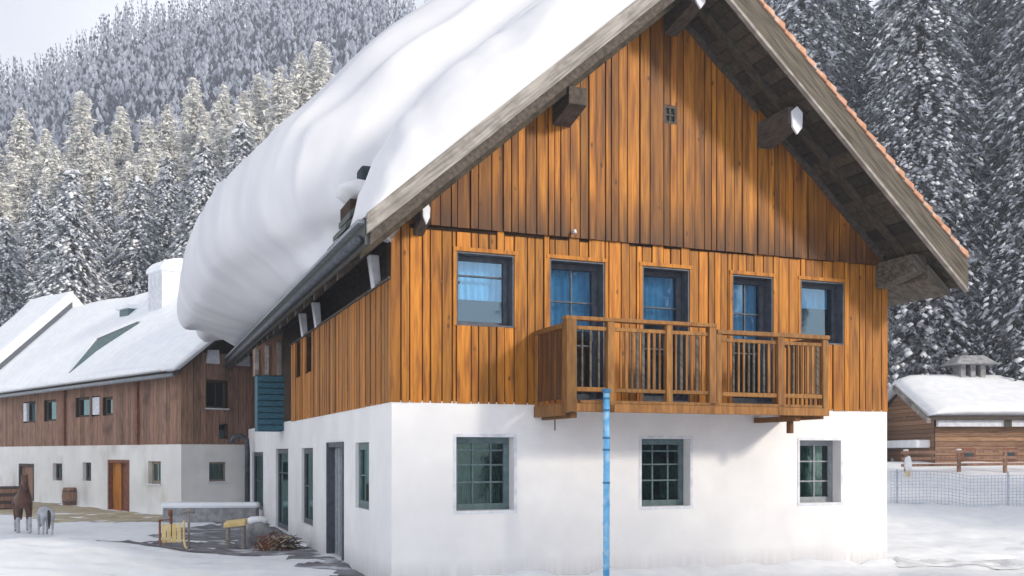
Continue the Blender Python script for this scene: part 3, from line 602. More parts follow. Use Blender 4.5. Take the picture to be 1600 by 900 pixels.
# barn roof and its snow
def rz(x, y): return bu_(x) + max(0, y) * .035 * min(1, (min(x, 8 - x) + .5) / 4.5)
t = MB()
for (xa, xb) in ((-.5, 4), (4, 8.5)):
    t.hexa([(xa, -.6, rz(xa, 0) - .02), (xb, -.6, rz(xb, 0) - .02), (xb, BL, rz(xb, BL) - .02), (xa, BL, rz(xa, BL) - .02), (xa, -.6, rz(xa, 0) + .12), (xb, -.6, rz(xb, 0) + .12), (xb, BL, rz(xb, BL) + .12), (xa, BL, rz(xa, BL) + .12)])
broof = t.build('roof', 'darkwood', barn)
t = MB(); t.tube([(-.58, -.6, rz(-.5, 0) + .0), (-.58, BL, rz(-.5, BL) + .0)], .07, 8); t.build('gutter', 'greyframe', broof, smooth=True)
rows = []
y = -.72
while y < BL + .3:
    row = []; st = 0 if y < 20.3 else .8
    for (x, h) in catmull([(-.45, .08), (-.72, .12), (-.66, .30), (-.3, .38), (.6, .36), (2.0, .36), (3.3, .36), (4.0, .38), (4.7, .34), (6, .3), (8, .3), (8.6, .1)], 5):
        xx = min(max(x, -.5), 8.5)
        e = 1 if y > -.4 else .55
        row.append((x - (.10 if y < 0 else 0), y, rz(xx, y) + .06 + h * e + (st + mn.noise(Vector((x * .6, y * .35, 0))) * .10) * (1 if h > .2 else 0)))
    row += [(8.4, y, rz(8.4, y) + .09), (4, y, rz(4, y) + .09), (-.4, y, rz(-.4, y) + .09)]
    rows.append(row); y += .3 if not 19.8 < y < 20.8 else .1
s_ = sheet(rows, 'roof_snow', 'snow'); s_.location = BA_; s_.rotation_euler = (0, 0, TB)
tag(s_, 'pale blue blanket of snow over the long farm building roof', 'roof snow')
# dormer flap and vent on the barn roof, chimney
t = MB(); P = [(-.3, 9.0, rz(-.3, 9) + .46), (1.0, 9.6, rz(1., 9.6) + .72), (2.0, 7.9, rz(2., 7.9) + .52), (.75, 8.95, rz(.75, 8.95) + .44)]
t.prism([P[0], P[1], P[2], P[3]], (.35, .25, -.35)); dm = t.build('roof_dormer', 'tealframe', barn)
t = MB(); t.prism([(P[0][0] + .02, P[0][1], P[0][2] + .03), (P[1][0], P[1][1], P[1][2] + .06), (P[2][0], P[2][1], P[2][2] + .03), (P[1][0] + .35, P[1][1] + .25, P[1][2] - .02)], (.5, .3, .02)); t.build('dormer_snow', 'snow', dm)
t = MB(); t.box(2.75, 3.15, 10.6, 11.5, rz(3, 11), rz(3, 11) + .45); vd = t.build('roof_vent', 'tealframe', barn, .02)
t = MB(); t.box(2.6, 3.3, 10.45, 11.7, rz(3, 11) + .45, rz(3, 11) + .62); t.build('vent_snow', 'snow', vd, .08)
t = MB(); t.box(2.75, 4.05, 7.35, 8.65, 7.4, 9.65); ch = t.build('chimney', 'whitewood', barn, .02)
t = MB(); t.prism([(2.65, 7.25, 9.6), (4.15, 7.25, 9.6), (4.1, 7.3, 9.9), (3.6, 7.3, 10.25), (3.0, 7.3, 10.1), (2.7, 7.3, 9.8)], (0, 1.5, 0)); t.build('chimney_snow', 'snow', ch, .1)
t = MB()
for i in range(12): 
    x = .0 + i * .33; t.hexa([(x, 20.1, rz(x, 20) + .44), (x + .33, 20.1, rz(x + .33, 20) + .44), (x + .33, 20.2, rz(x + .33, 20) + .44), (x, 20.2, rz(x, 20) + .44), (x, 20.1, rz(x, 20) + .72), (x + .33, 20.1, rz(x + .33, 20) + .72), (x + .33, 20.2, rz(x + .33, 20) + .72), (x, 20.2, rz(x, 20) + .72)])
t.build('step_flashing', 'frame', broof)
# lump of snow hanging at the verge of the barn
Y = 31.6; o = blob('snow_lump', (px(368, Y), Y, EYE + (HZ - 515) / F_PX * Y), (.48, .5, .36), 'roofsnow', 3); tag(o, 'grey lump of snow stuck under the farm roof edge beside the big house', 'snow lump')
# ------------------------------------------------------------------ blue pole
k = BO + .16; c_, s__ = math.cos(TH), math.sin(TH)
def hw(t, y, z): return (A[0] + t * c_ - y * s__, A[1] + t * s__ + y * c_, z)
pp = hw(2.99, -k, 0)
bp = empty('blue_pipe', pp); tag(bp, 'bright blue ribbed pipe standing upright in front of the balcony', 'pipe')
t = MB(); t.tube([(0, 0, -.2), (0, 0, 1.0), (.004, 0, 2.0), (0, 0, 3.02)], .05, 14); t.build('pipe_shaft', 'pipe', bp, smooth=True)
for z in (.35, .55, 1.0, 1.28, 1.62, 2.12, 2.30, 2.72, 2.9):
    t = MB(); t.tube([(0, 0, z), (0, 0, z + .03)], .057, 14); t.build('pipe_collar', 'pipedark' if z > 1.5 else 'pipe', bp)
t = MB(); t.tube([(0, 0, 3.0), (0, 0, 3.06)], .066, 14); t.build('pipe_top', 'pipedark', bp)
# ------------------------------------------------------------------ right hut
def gY(x, y): return gz2(x, y)
hut = empty('log_hut', (16.75, 38.3, 1.38)); tag(hut, 'small brown log hut with a snowy roof and a capped chimney at the right', 'hut')
boards(lambda a, o, z: (z, -o, a), -.3, 1.75, 0, 7.0, [(.42, .86, 1.1, 1.55), (.42, .86, 2.75, 3.15)], 0, w=(.16, .2)).build('log_wall', 'hutwood', hut)
t = MB(); t.box(0, 7.0, .03, 4.8, -.5, 2.0); t.build('hut_core', 'gap', hut)
boards(lambda a, o, z: (-o, z, a), -.3, 3.3, lambda a: max(.05, 3 - 3.3 * (1 - (a - 2) / 1.5)), lambda a: min(4.8, 3 + 3.3 * (1 - (a - 2) / 1.5)), [], 0, w=(.16, .2)).build('log_wall', 'hutwood', hut)
for x0 in (1.1, 2.75):
    t = MB(); t.box(x0 - .04, x0 + .49, -.05, -.002, .38, .9); q = t.build('window', 'redbrown', hut); t = MB(); t.box(x0 + .05, x0 + .38, -.065, -.053, .46, .82); t.build('pane', 'interior', q)
t = MB(); t.box(4.9, 5.05, -.08, 0, -.3, 1.9); t.box(5.05, 7.2, -.5, -.35, -.3, 1.9); t.build('side_store', 'darkwood', hut)
t = MB(); t.box(.0, 7.4, -.28, -.1, 1.75, 2.0); t.build('eave_beam', 'whitewood', hut)
for x0 in (2.6, 4.3, 5.8): t = MB(); t.box(x0, x0 + .28, -.33, -.29, 1.72, 2.0); t.build('eave_block', 'darkwood', hut)
t = MB(); P = [(-.35, -.4, 2.0), (7.6, -.4, 2.0), (4.6, 3.0, 3.45), (.0, 3.0, 3.55)]; t.prism(P, (0, 0, .14)); t.prism([P[3], P[2], (7.6, 6.4, 2.0), (-.35, 6.4, 2.0)], (0, 0, .14)); t.prism([P[1], (7.6, 6.4, 2.0), P[2]], (0, 0, .14)); hr = t.build('roof', 'darkwood', hut)
t = MB(); t.hexa([(-.5, -.42, 1.88), (-.36, -.42, 1.88), (-.1, 3.0, 3.4), (-.5, 3.0, 3.4), (-.5, -.42, 2.06), (-.36, -.42, 2.06), (-.1, 3.0, 3.60), (-.5, 3.0, 3.60)]); t.build('barge_board', 'greywood', hr)
t = MB(); t.box(-.62, -.03, .3, 4.6, .92, 1.24); t.build('lean_to_snow', 'snow', hut, .06)
rows = []
for i in range(26):
    x = -.42 + i * (8.1 / 25); row = []
    for (yy, h) in catmull([(-.38, .1), (-.56, .16), (-.52, .34), (-.2, .42), (.8, .40), (2.0, .40), (3.0, .42), (4.2, .36), (6, .3), (6.6, .1)], 4):
        yc = min(max(yy, -.4), 6.4); zr = 2.0 + 1.5 * (1 - abs(yc - 3) / 3.4)
        if x > 4.0: zr = min(zr, 2.0 + 1.5 * max(0, (7.6 - x) / 3.6) ** .8)
        row.append((x, yy, zr + .14 + h * (min(1, .35 + i * .3) if i < 25 else .3) + mn.noise(Vector((x, yy, 7))) * .05))
    q0, q1, q2 = [2.0 + 1.5 * (1 - abs(v_ - 3) / 3.4) if x <= 4 else min(2.0 + 1.5 * (1 - abs(v_ - 3) / 3.4), 2.0 + 1.5 * max(0, (7.6 - x) / 3.6) ** .8) for v_ in (6.3, 3, -.3)]
    row += [(x, 6.3, q0 + .1), (x, 3, q1 + .1), (x, -.3, q2 + .1)]
    rows.append(row)
hs = sheet(rows, 'roof_snow', 'snow'); hs.location = (16.75, 38.3, 1.38); tag(hs, 'smooth white snow cover on the roof of the small hut', 'roof snow')
cx, cy = 2.75, 3.0
t = MB(); t.box(cx - .55, cx + .55, cy - .4, cy + .4, 3.2, 3.75)
for q in (-.5, -.08, .34): t.box(cx + q, cx + q + .2, cy - .38, cy + .38, 3.75, 4.45)
hc = t.build('chimney', 'stone', hut)
t = MB(); t.hexa([(cx - .95, cy - .8, 4.45), (cx + .95, cy - .8, 4.45), (cx + .95, cy + .8, 4.45), (cx - .95, cy + .8, 4.45), (cx - .5, cy - .4, 4.85), (cx + .5, cy - .4, 4.85), (cx + .5, cy + .4, 4.85), (cx - .5, cy + .4, 4.85)]); t.build('chimney_cap', 'stone', hc, .08)
# white neighbour roof edge behind the hut
bk = MB(); bk.box(15.6, 21, 45.5, 50, 0, 6.0); bk = bk.build('back_shed', 'greywood'); tag(bk, 'grey shed with a white snowy roof peeking out behind the hut', 'shed')
t = MB(); t.box(15.4, 21.2, 45.2, 50.3, 6.0, 6.3); t.build('shed_snow', 'snow', bk, .1)
# fence in front of the hut
def fence_run(name, x0, x1, y, label, posts, h, mname):
    e = empty(name, (x0, y, gz2(x0, y)));
    tag(e, label, 'fence'); L_ = x1 - x0
    for k_ in posts:
        p = MB(); zz = gz2(x0 + k_, y) - e.location.z; p.box(k_ - .06, k_ + .06, -.05, .05, zz - .3, zz + h); p.build('post', mname, e, .01)
        p = MB(); p.box(k_ - .08, k_ + .08, -.07, .07, zz + h, zz + h + .06); p.build('post_snow', 'snow', e, .02)
    return e
f1 = fence_run('rail_fence', 14.3, 24, 35.6, 'weathered wooden rail fence running in front of the small hut', [.2, 2.15, 3.85, 5.6, 7.3, 9.2], .78, 'barnwood')
for z in (.22, .46, .70):
    p = MB(); p.hexa([(0, -.08, z), (9.6, -.08, z + .12), (9.6, -.04, z + .12), (0, -.04, z), (0, -.08, z + .1), (9.6, -.08, z + .22), (9.6, -.04, z + .22), (0, -.04, z + .1)]); p.build('rail', 'barnwood', f1)
# snow net on the bank
Yn = 29.6; nt_ = empty('snow_net', (11.6, Yn, 0)); tag(nt_, 'pale mesh snow net fence standing across the snow below the hut', 'net fence')
p = MB(); NX = 15.0
def nz(x_): return gz2(11.6 + x_, Yn) - .04
for i in range(11):
    p.tube([(q * .6, .02 * math.sin(q * 1.3), nz(q * .6) + .02 + i * .098 + .03 * math.sin(q * .9)) for q in range(26)], .011, 4)
for q in range(136):
    x_ = q * .11; p.tube([(x_, .02 * math.sin(x_ / .6 * 1.3), nz(x_)), (x_, .02 * math.sin(x_ / .6 * 1.3), nz(x_) + 1.02 + .03 * math.sin(x_ * 1.5))], .009, 4)
p.build('mesh_netting', 'netting', nt_)
for x_ in (.2, 3.6, 7.0, 10.4, 13.8): p = MB(); p.tube([(x_, .04, nz(x_) - .2), (x_, .04, nz(x_) + 1.08)], .03, 8); p.build('post', 'netting', nt_)
# snow-caked post and small thing by hut
Yq = 34.8; xq = px(1419, Yq); sp_ = blob('snow_capped_stump', (xq, Yq, gz2(xq, Yq) + .45), (.13, .13, .30), 'snow', 2); tag(sp_, 'small snow capped stump beside the fence left of the hut', 'stump')
p = MB(); p.tube([(0, 0, -.6), (0, 0, 0)], .08, 8); p.build('stump_wood', 'yellowwood', sp_)
# ------------------------------------------------------------------ trees
OCT_F = ((0, 2, 4), (2, 1, 4), (1, 3, 4), (3, 0, 4), (2, 0, 5), (1, 2, 5), (3, 1, 5), (0, 3, 5))
def add_blob(mb, c, ax, ay, az, rnd, m):
    k = len(mb.v)
    for sx, v_ in ((1, ax), (-1, ax), (1, ay), (-1, ay), (1, az), (-1, az)):
        q = c + v_ * (sx * rnd.uniform(.65, 1.25)); mb.v.append((q.x, q.y, q.z))
    for f_ in OCT_F: mb.f.append((k + f_[0], k + f_[1], k + f_[2])); mb.m.append(m); mb.t.append((1, 1, 1))
def add_tuft(mb, c, out, L_, rnd, m, n=4):
    for _ in range(n):
        d = (out * rnd.uniform(.3, 1) + Vector((rnd.uniform(-.8, .8), rnd.uniform(-.8, .8), rnd.uniform(-1.1, .25)))).normalized() * L_ * rnd.uniform(.6, 1.2)
        s_ = d.cross(Vector((rnd.uniform(-1, 1), rnd.uniform(-1, 1), rnd.uniform(-1, 1)))).normalized() * L_ * .22
        k = len(mb.v); p = c + Vector((rnd.uniform(-.5, .5), rnd.uniform(-.5, .5), rnd.uniform(-.5, .3))) * L_
        for q in (p - s_, p + s_, p + d): mb.v.append((q.x, q.y, q.z))
        mb.f.append((k, k + 1, k + 2)); mb.m.append(m); mb.t.append((1, 1, 1))
def spruce(name, H, Rm, seed, whorl=.5, step=.42, size=.22, snow=.6, mats=('needle', 'frost', 'frostdim'), droop=.45, dens=1.0, pw=.85, clumps=True, td=.56):
    rnd = random.Random(seed); mb = MB(); z = H * .05
    while z < H * .985:
        f_ = 1 - z / H; Rz = Rm * (f_ ** pw) * (.85 + .25 * math.sin(z * 1.7 + seed) * .4) + .12
        nb = max(4, int((5 + Rz * 2.6) * dens)); a0 = rnd.uniform(0, 6.28)
        for b_ in range(nb):
            a = a0 + b_ * 6.283 / nb + rnd.uniform(-.25, .25); Lb = Rz * rnd.uniform(.68, 1.14); out = Vector((math.cos(a), math.sin(a), 0)); side = Vector((-out.y, out.x, 0))
            heavy = rnd.random() < snow; pad = clumps and rnd.random() < .22; d = Lb * (.6 if pad else .25); dr = droop * rnd.uniform(.7, 1.3)
            zz = z + rnd.uniform(-.5, .5) * whorl
            while d < Lb:
                u_ = d / Lb; c = out * d + Vector((0, 0, zz - dr * d * (.5 + .6 * u_))) + side * rnd.uniform(-.16, .16) * d
                sz = size * (1.2 - .45 * u_) * rnd.uniform(.7, 1.3) * (1.5 if pad else 1)
                slope_ = (out + Vector((0, 0, -dr * 1.2))).normalized(); up_ = side.cross(slope_) * -1
                if up_.z < 0: up_ = -up_
                if pad or heavy or rnd.random() < snow * .5: add_blob(mb, c + Vector((0, 0, sz * .35)), slope_ * sz * 1.35, side * sz * .95, up_ * sz * .42, rnd, 1)
                else: add_blob(mb, c + Vector((0, 0, sz * .25)), slope_ * sz * 1.1, side * sz * .7, up_ * sz * .3, rnd, 2)
                add_tuft(mb, c, out, sz * 2.1, rnd, 0 if rnd.random() < td else 2, 4)
                d += step * rnd.uniform(.7, 1.3)
        z += whorl * rnd.uniform(.8, 1.2)
    cr = mb.mesh(name, mats, True, fix=False)
    tb = MB(); tb.tube([(0, 0, -1), (0, 0, H * .5), (0, 0, H * .98)], [Rm * .085 + .06, Rm * .05 + .04, .02], 8); return cr, tb.mesh('trunk', ['trunk'], True)
def tree(name, meshes, x, y, s, label, group=None, z=None, sz=None, rot=None):
    e = empty(name, (x, y, (gz2(x, y) if z is None else z)), random.uniform(0, 6.28) if rot is None else rot); e.scale = (s, s, sz or s); tag(e, label, 'tree', group)
    for nm, me in zip(('crown', 'trunk'), meshes): o = bpy.data.objects.new(nm, me); COL.objects.link(o); o.parent = e
    return e
big = [spruce('spruce_crown', 30, 5.4, s_, .44, .27, .145, .54, droop=.85, dens=1.6, pw=.62) for s_ in (1, 2, 3)]
# right-hand stand
stand = [(15.0, 50, 1.0, 0, 'tall snow laden spruce just right of the big gable roof'), (19.6, 46.5, 1.02, 1, 'tall snow laden spruce in the middle of the right stand, heavy white boughs'),
         (24.6, 44, 1.0, 2, 'tall snow laden spruce at the far right edge, rising behind the hut'), (12.9, 58, .93, 2, 'dark snowy spruce half hidden behind the right gable roof'),
         (22.0, 52, 1.12, 0, 'tall spruce standing second row behind the hut chimney'), (17.4, 55, 1.1, 1, 'tall spruce in the second row between the two nearest right spruces'), (28.5, 50, 1.2, 1, 'tall spruce at the right frame edge, behind its nearer neighbour')]
for x, y, s, i, lb in stand: tree('spruce', big[i], x, y, s, lb)
for (x, y, s, i) in ((17.8, 60, 1.25, 0), (13.6, 64, 1.05, 1), (29, 56, 1.25, 0), (33, 60, 1.3, 1), (22.5, 68, 1.4, 2), (28, 68, 1.4, 1), (16, 62, 1.0, 2), (20.5, 63, 1.15, 1), (26, 62, 1.2, 0), (30.5, 63, 1.2, 2), (24, 57, 1.0, 1)): tree('spruce', big[i], x, y, s, 'dark snowy spruce deep inside the right hand stand', 'spruces deep in the right stand')
for (x, y, h, i, lb) in ((17.2, 44.6, .26, 1, 'low snowy young spruce behind the left end of the hut'), (22.6, 43.8, .27, 0, 'low snowy young spruce behind the right end of the hut roof'), (14.6, 43.5, .3, 2, 'low snowy young spruce between big house and hut')):
    tree('young_spruce', big[i], x, y, h, lb)
# left near trees (seen over the farm roof)
near = [spruce('spruce_crown', 16, 5.0, s_, .34, .27, .17, .95, droop=.6, dens=1.3, pw=.72, td=.32) for s_ in (11, 12)]
for (p, Y, top, i, lb) in ((112, 62, 255, 0, 'broad snow covered spruce behind the farm roof, nearest of the left trees'), (10, 66, 330, 1, 'dark snowy spruce at the left frame edge behind the farm roof'), (215, 66, 268, 1, 'blue grey snowy spruce left of the farm chimney'),
                           (318, 64, 215, 0, 'snow covered spruce rising beside the overhanging roof snow'), (60, 72, 290, 1, 'snowy spruce filling the gap behind the broad left spruce'), (262, 72, 240, 0, 'snowy spruce behind the farm chimney'), (165, 74, 270, 1, 'snowy spruce between broad left spruce and its right neighbour'), (380, 70, 180, 1, 'snowy spruce mostly hidden behind the overhanging roof snow')):
    x = px(p, Y); zt = EYE + (HZ - top) / F_PX * Y; zg = gz2(x, Y); tree('spruce', near[i], x, Y, (zt - zg) / 16, lb)
# sunlit hoar-frosted row
mid = [spruce('frosted_crown', 20, 4.6, s_, .42, .40, .24, .7, ('frostmid', 'frostwarm', 'frostwarm'), .25, 1.1, .7) for s_ in (21, 22, 23)]
rm = random.Random(5)
tops = [(-15, 190), (33, 165), (72, 200), (128, 138), (160, 205), (190, 165), (232, 178), (262, 160), (303, 120), (322, 170), (350, 130), (382, 140), (405, 110), (438, 100), (470, 80), (500, 60)]
for i, (p, top) in enumerate(tops):
    Y = 92 + rm.uniform(-5, 6); x = px(p, Y); zt = EYE + (HZ - top) / F_PX * Y; zg = gz2(x, Y); s = (zt - zg) / 20
    tree('frosted_spruce', mid[i % 3], x, Y, max(.7, min(1.3, s * .95)), 'cream sunlit hoar frosted spruce standing in the pale row above the farm roof', 'sunlit frosted spruces', z=zt - 20 * s, sz=s)
for i in range(18):
    p = -30 + i * 29; Y = 82 + rm.uniform(-4, 4); x = px(p, Y); zg = gz2(x, Y); top = 262 - p * .18 + rm.uniform(-25, 25); s = (EYE + (HZ - top) / F_PX * Y - zg) / 20
    tree('frosted_spruce', mid[(i + 1) % 3], x, Y, max(.75, s), 'shorter cream frosted spruce in front of the pale frosted row', 'shorter frosted spruces', sz=s)
# far hillside wood (one mass)
rnd = random.Random(77); fw = MB(); cnt = 0
for r_ in range(26):
    Y = 118 + r_ * 8.5; kk = -.60
    while kk < .34:
        x = kk * Y + rnd.uniform(-1, 1); yy = Y + rnd.uniform(-4, 4); kk += rnd.uniform(3.0, 4.6) / Y * (1 if kk < .02 else 2.2)
        if -.06 < kk < .24 and Y < 270: continue
        zg = gz(x, yy); H = rnd.uniform(17, 25) * (.8 if r_ > 22 else 1); Rr = rnd.uniform(1.3, 1.9); cnt += 1
        for q in range(40):
            u_ = (q + rnd.random()) / 40; z = H * (.08 + .9 * u_); rad = Rr * (1 - u_) ** .7 + .15; a = rnd.uniform(0, 6.28)
            c = Vector((x + math.cos(a) * rad * .7, yy + math.sin(a) * rad * .7, zg + z)); sz = .24 + .40 * (1 - u_)
            add_blob(fw, c, Vector((sz * .9 * math.cos(a), sz * .9 * math.sin(a), -.35 * sz)), Vector((-math.sin(a), math.cos(a), 0)) * sz * .7, Vector((0, 0, sz * 1.6)), rnd, 1 if (rnd.random() < .25 + .55 * u_) else 0)  # less frost low down, so dark blobs paint shaded gaps between trees
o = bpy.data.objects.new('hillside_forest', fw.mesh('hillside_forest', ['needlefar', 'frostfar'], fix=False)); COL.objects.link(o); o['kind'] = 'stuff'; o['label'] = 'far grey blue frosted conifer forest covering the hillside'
# ------------------------------------------------------------------ animals (skinned bodies)
def skin(name, chains, m, parent=None, sub=2):
    """chains: list of ([(x,y,z,r),...], join) joined by identical coordinates"""
    vs = []; es = []; rs = []; idx = {}
    for ch in chains:
        prev = None
        for (x, y, z, r) in ch:
            k = (round(x, 3), round(y, 3), round(z, 3))
            if k not in idx: idx[k] = len(vs); vs.append((x, y, z)); rs.append(r)
            if prev is not None and prev != idx[k]: es.append((prev, idx[k]))
            prev = idx[k]
    me = bpy.data.meshes.new(name); me.from_pydata(vs, es, [])
    me.materials.append(M[m]); o = bpy.data.objects.new(name, me); COL.objects.link(o)
    sk = o.modifiers.new('skin', 'SKIN'); sk.use_smooth_shade = True
    for i, r in enumerate(rs): me.skin_vertices[0].data[i].radius = (r, r)
    me.skin_vertices[0].data[0].use_root = True
    sb = o.modifiers.new('sub', 'SUBSURF'); sb.levels = sb.render_levels = sub
    if parent: o.parent = parent
    return o
def pony(name, x, y, rz, s, bodym, legm, label, head_down, extra=None):
    e = empty(name, (x, y, gz2(x, y) - .02), rz); e.scale = (s,) * 3; tag(e, label, 'horse', None)
    # facing local -y
    hip = (0, .62, 1.08, .23); mid_ = (0, .1, 1.02, .25); che = (0, -.42, 1.08, .23)
    ch = [[hip, mid_, che]]
    if head_down: ch.append([che, (0, -.75, 1.0, .14), (0, -.98, .72, .10), (0, -1.08, .52, .095), (0, -1.16, .30, .055)])
    else: ch.append([che, (0, -.62, 1.34, .15), (0, -.76, 1.60, .11), (.0, -.86, 1.68, .10), (0, -1.04, 1.50, .075), (0, -1.12, 1.38, .055)])
    for sx in (-1, 1):
        ch.append([hip, (sx * .16, .66, .86, .14), (sx * .17, .56, .64, .085), (sx * .17, .74, .42, .05), (sx * .17, .70, .12, .036), (sx * .17, .66, .03, .05)])
        ch.append([che, (sx * .15, -.46, .82, .10), (sx * .16, -.44, .50, .055), (sx * .16, -.46, .14, .036), (sx * .16, -.50, .03, .05)])
        hz_ = (.52 + .1, -1.0) if head_down else (1.72, -.84)
        ch.append([(0, -.86, 1.68, .10) if not head_down else (0, -.98, .72, .10), (sx * .07, -.80 if not head_down else -.90, 1.84 if not head_down else .84, .02)])
    b_ = skin('body', ch, bodym, e)
    skin('tail', [[(0, .84, 1.12, .05), (0, .98, .95, .07), (0, 1.0, .6, .06), (0, .98, .35, .02)]], 'tail', e)
    if not head_down: skin('mane', [[(0, -.54, 1.42, .05), (0, -.66, 1.66, .055), (0, -.80, 1.80, .04)]], 'tail', e)
    else: skin('mane', [[(0, -.62, 1.20, .05), (0, -.80, 1.1, .05), (0, -.92, .86, .04)]], 'tail', e)
    if legm:
        for sx in (-1, 1):
            skin('leg_feathering', [[(sx * .16, -.455, .56, .062), (sx * .16, -.465, .14, .05), (sx * .16, -.50, .03, .062)]], legm, e, 1); skin('leg_feathering', [[(sx * .17, .735, .42, .06), (sx * .17, .70, .12, .05), (sx * .17, .66, .03, .062)]], legm, e, 1)
    return e
Yh = 25.6; pony('bay_pony', px(36, Yh), Yh, R(30), .86, 'bay', 'greycoat', 'dark brown pony with pale grey legs standing in the snow at far left', False)
Yh = 24.9; pony('grey_pony', px(70, Yh), Yh, R(215), .62, 'greycoat', None, 'small pale grey pony grazing beside the brown pony', True)
# ------------------------------------------------------------------ yard objects
Ys = 20.6; e = empty('wooden_sledge', (px(268, Ys), Ys, gz2(px(268, Ys), Ys)), R(20)); tag(e, 'yellow wooden sledge leaning with an upright red brown handle in the yard', 'sledge'); e.scale = (.78,) * 3
p = MB()
for k_ in range(4): p.hexa([(-.25 + k_ * .13, -.1, .12), (-.14 + k_ * .13, -.1, .12), (-.14 + k_ * .13, .02, .62), (-.25 + k_ * .13, .02, .62), (-.25 + k_ * .13, -.07, .12), (-.14 + k_ * .13, -.07, .12), (-.14 + k_ * .13, .05, .62), (-.25 + k_ * .13, .05, .62)])
p.build('seat', 'yellowwood', e, .01)
for sx in (-.3, .32):
    p = MB(); p.tube([(sx, .1, .70), (sx, .04, .5), (sx, -.1, .2), (sx + .02, -.4, .04), (sx + .05, -.8, .03)], .03, 8); p.build('runner', 'redbrown' if sx < 0 else 'yellowwood', e)
p = MB(); p.tube([(.0, .1, .3), (-.02, .12, .98)], .04, 8); p.tube([(-.03, .12, .84), (-.03, .12, 1.0)], .06, 8); p.tube([(-.34, .1, .72), (.0, .1, .74)], .018, 6); p.build('handle', 'redbrown', e)
Ys = 20.9; p = MB(); p.tube([(0, 0, -.1), (0, 0, .70), (0.02, 0, .78)], .025, 8); p.tube([(-.16, 0, .74), (0.02, 0, .80), (.12, 0, .76)], [.02, .045, .03], 8); o = p.build('forked_stake', 'greywood'); o.location = (px(295, Ys), Ys, gz2(px(295, Ys), Ys)); tag(o, 'thin grey stake with a short crossbar beside the sledge', 'stake')
Ys = 21.6; e = empty('garden_table', (px(368, Ys), Ys, gz2(px(368, Ys), Ys)), R(8)); tag(e, 'small yellow topped table standing in the yard near the side wall', 'table'); e.scale = (.85,) * 3
p = MB(); p.hexa([(-.28, -.2, .56), (.28, -.2, .62), (.28, .25, .66), (-.28, .25, .60), (-.28, -.2, .70), (.28, -.2, .76), (.28, .25, .80), (-.28, .25, .74)]); p.build('tabletop', 'yellowwood', e, .03)
for sx, sy in ((-.2, -.1), (.2, -.1), (-.2, .18), (.2, .18)):
    p = MB(); p.box(sx - .035, sx + .035, sy - .035, sy + .035, 0, .6); p.build('leg', 'greywood', e)
# low snow covered wall between barn and yard
Yw = 29.4; p = MB(); p.box(-1.4, 1.4, -.2, .2, -.3, .42); e = p.build('low_wall', 'stone'); e.location = (px(330, Yw), Yw, gz2(px(330, Yw), Yw)); tag(e, 'low stone wall with snow on top in front of the farm gable', 'wall')
p = MB(); p.box(-1.45, 1.45, -.26, .26, .42, .60); p.build('wall_snow', 'snow', e, .08)
# brushwood heap, barrels
Ys = 21.2; e = empty('brushwood_heap', (px(432, Ys), Ys, gz2(px(430, Ys), Ys))); tag(e, 'heap of brown twigs and brushwood against the white side wall', 'brushwood'); e.scale = (.66, .66, .7)
rb = random.Random(3)
for part, mm, n_, cx_ in (('twigs', 'redbrown', 150, -.1), ('twigs', 'trunk', 130, .25), ('twigs', 'goldpath', 60, .0)):
    p = MB()
    for _ in range(n_):
        a = rb.uniform(0, 6.28); c = Vector((cx_ + rb.gauss(0, .24), rb.gauss(0, .2), abs(rb.gauss(0, .2)))); d = Vector((math.cos(a), math.sin(a) * .7, rb.uniform(-.2, .9))) * rb.uniform(.12, .3)
        p.tube([c - d, c + d * .2 + Vector((0, 0, .04)), c + d], [.022, .018, .006], 4)
    p.build(part, mm, e)
Ys = 22.4; o = blob('stone_trough', (px(402, Ys), Ys, gz2(px(402, Ys), Ys) + .28), (.3, .3, .34), 'stone', 5, amp=.12); tag(o, 'rounded grey stone block at the foot of the downpipe', 'stone'); blob('stone_snow', (0, 0, .26), (.26, .25, .12), 'snow', 8, 2, parent=o)
Yb = 40.0
def barrel(x, y, s, label):
    p = MB(); p.tube([(0, 0, -.2), (0, 0, .1), (0, 0, .45), (0, 0, .8), (0, 0, .9)], [.3, .33, .38, .33, .31], 16); o = p.build('barrel', 'barnwood', smooth=True); o.location = (x, y, gz2(x, y)); o.scale = (s,) * 3; tag(o, label, 'barrel')
    for z in (.15, .7): h_ = MB(); h_.tube([(0, 0, z), (0, 0, z + .05)], .372 if z > .1 else .36, 16); h_.build('hoop', 'metal', o)
    return o
Yb = 38.5; barrel(px(109, Yb), Yb, .78, 'brown wooden barrel against the white farm wall')
Yb = 36.5; x_ = px(8, Yb); p = MB(); p.box(-.5, .5, -.4, .4, -.1, .85); o = p.build('dark_crate', 'darkwood', bevel=.03); o.location = (x_, Yb, gz2(x_, Yb)); o.rotation_euler = (0, 0, R(40)); tag(o, 'dark wooden crate at the far left edge by the farm wall', 'crate')
for k_ in range(3): q = MB(); q.box(-.52, .52, -.42, -.401, .05 + k_ * .28, .2 + k_ * .28); q.build('slat', 'barnwood', o)
# unseen spruces added right of the camera to shade wall and bank
for k_ in range(8): tree('spruce', big[k_ % 3], 13.4 + k_ * 1.35, 2.7 + k_ * .62, (.46, .42, .43, .40, .38, .37, .34, .31)[k_], 'young snowy spruce added unseen beside the camera to shade the wall', 'added shade spruces beside the camera')
for (x, y, s, lb) in ((27.5, 19.8, .95, 'snowy spruce added unseen beyond the bank to shade it'), (30, 23.5, 1.0, 'taller snowy spruce added unseen beyond the bank to shade it'), (34.5, 22, 1.0, 'farthest snowy spruce added unseen beyond the bank to shade it')): tree('spruce', near[0], x, y, s, lb)  # added out of view so the bank falls in shade
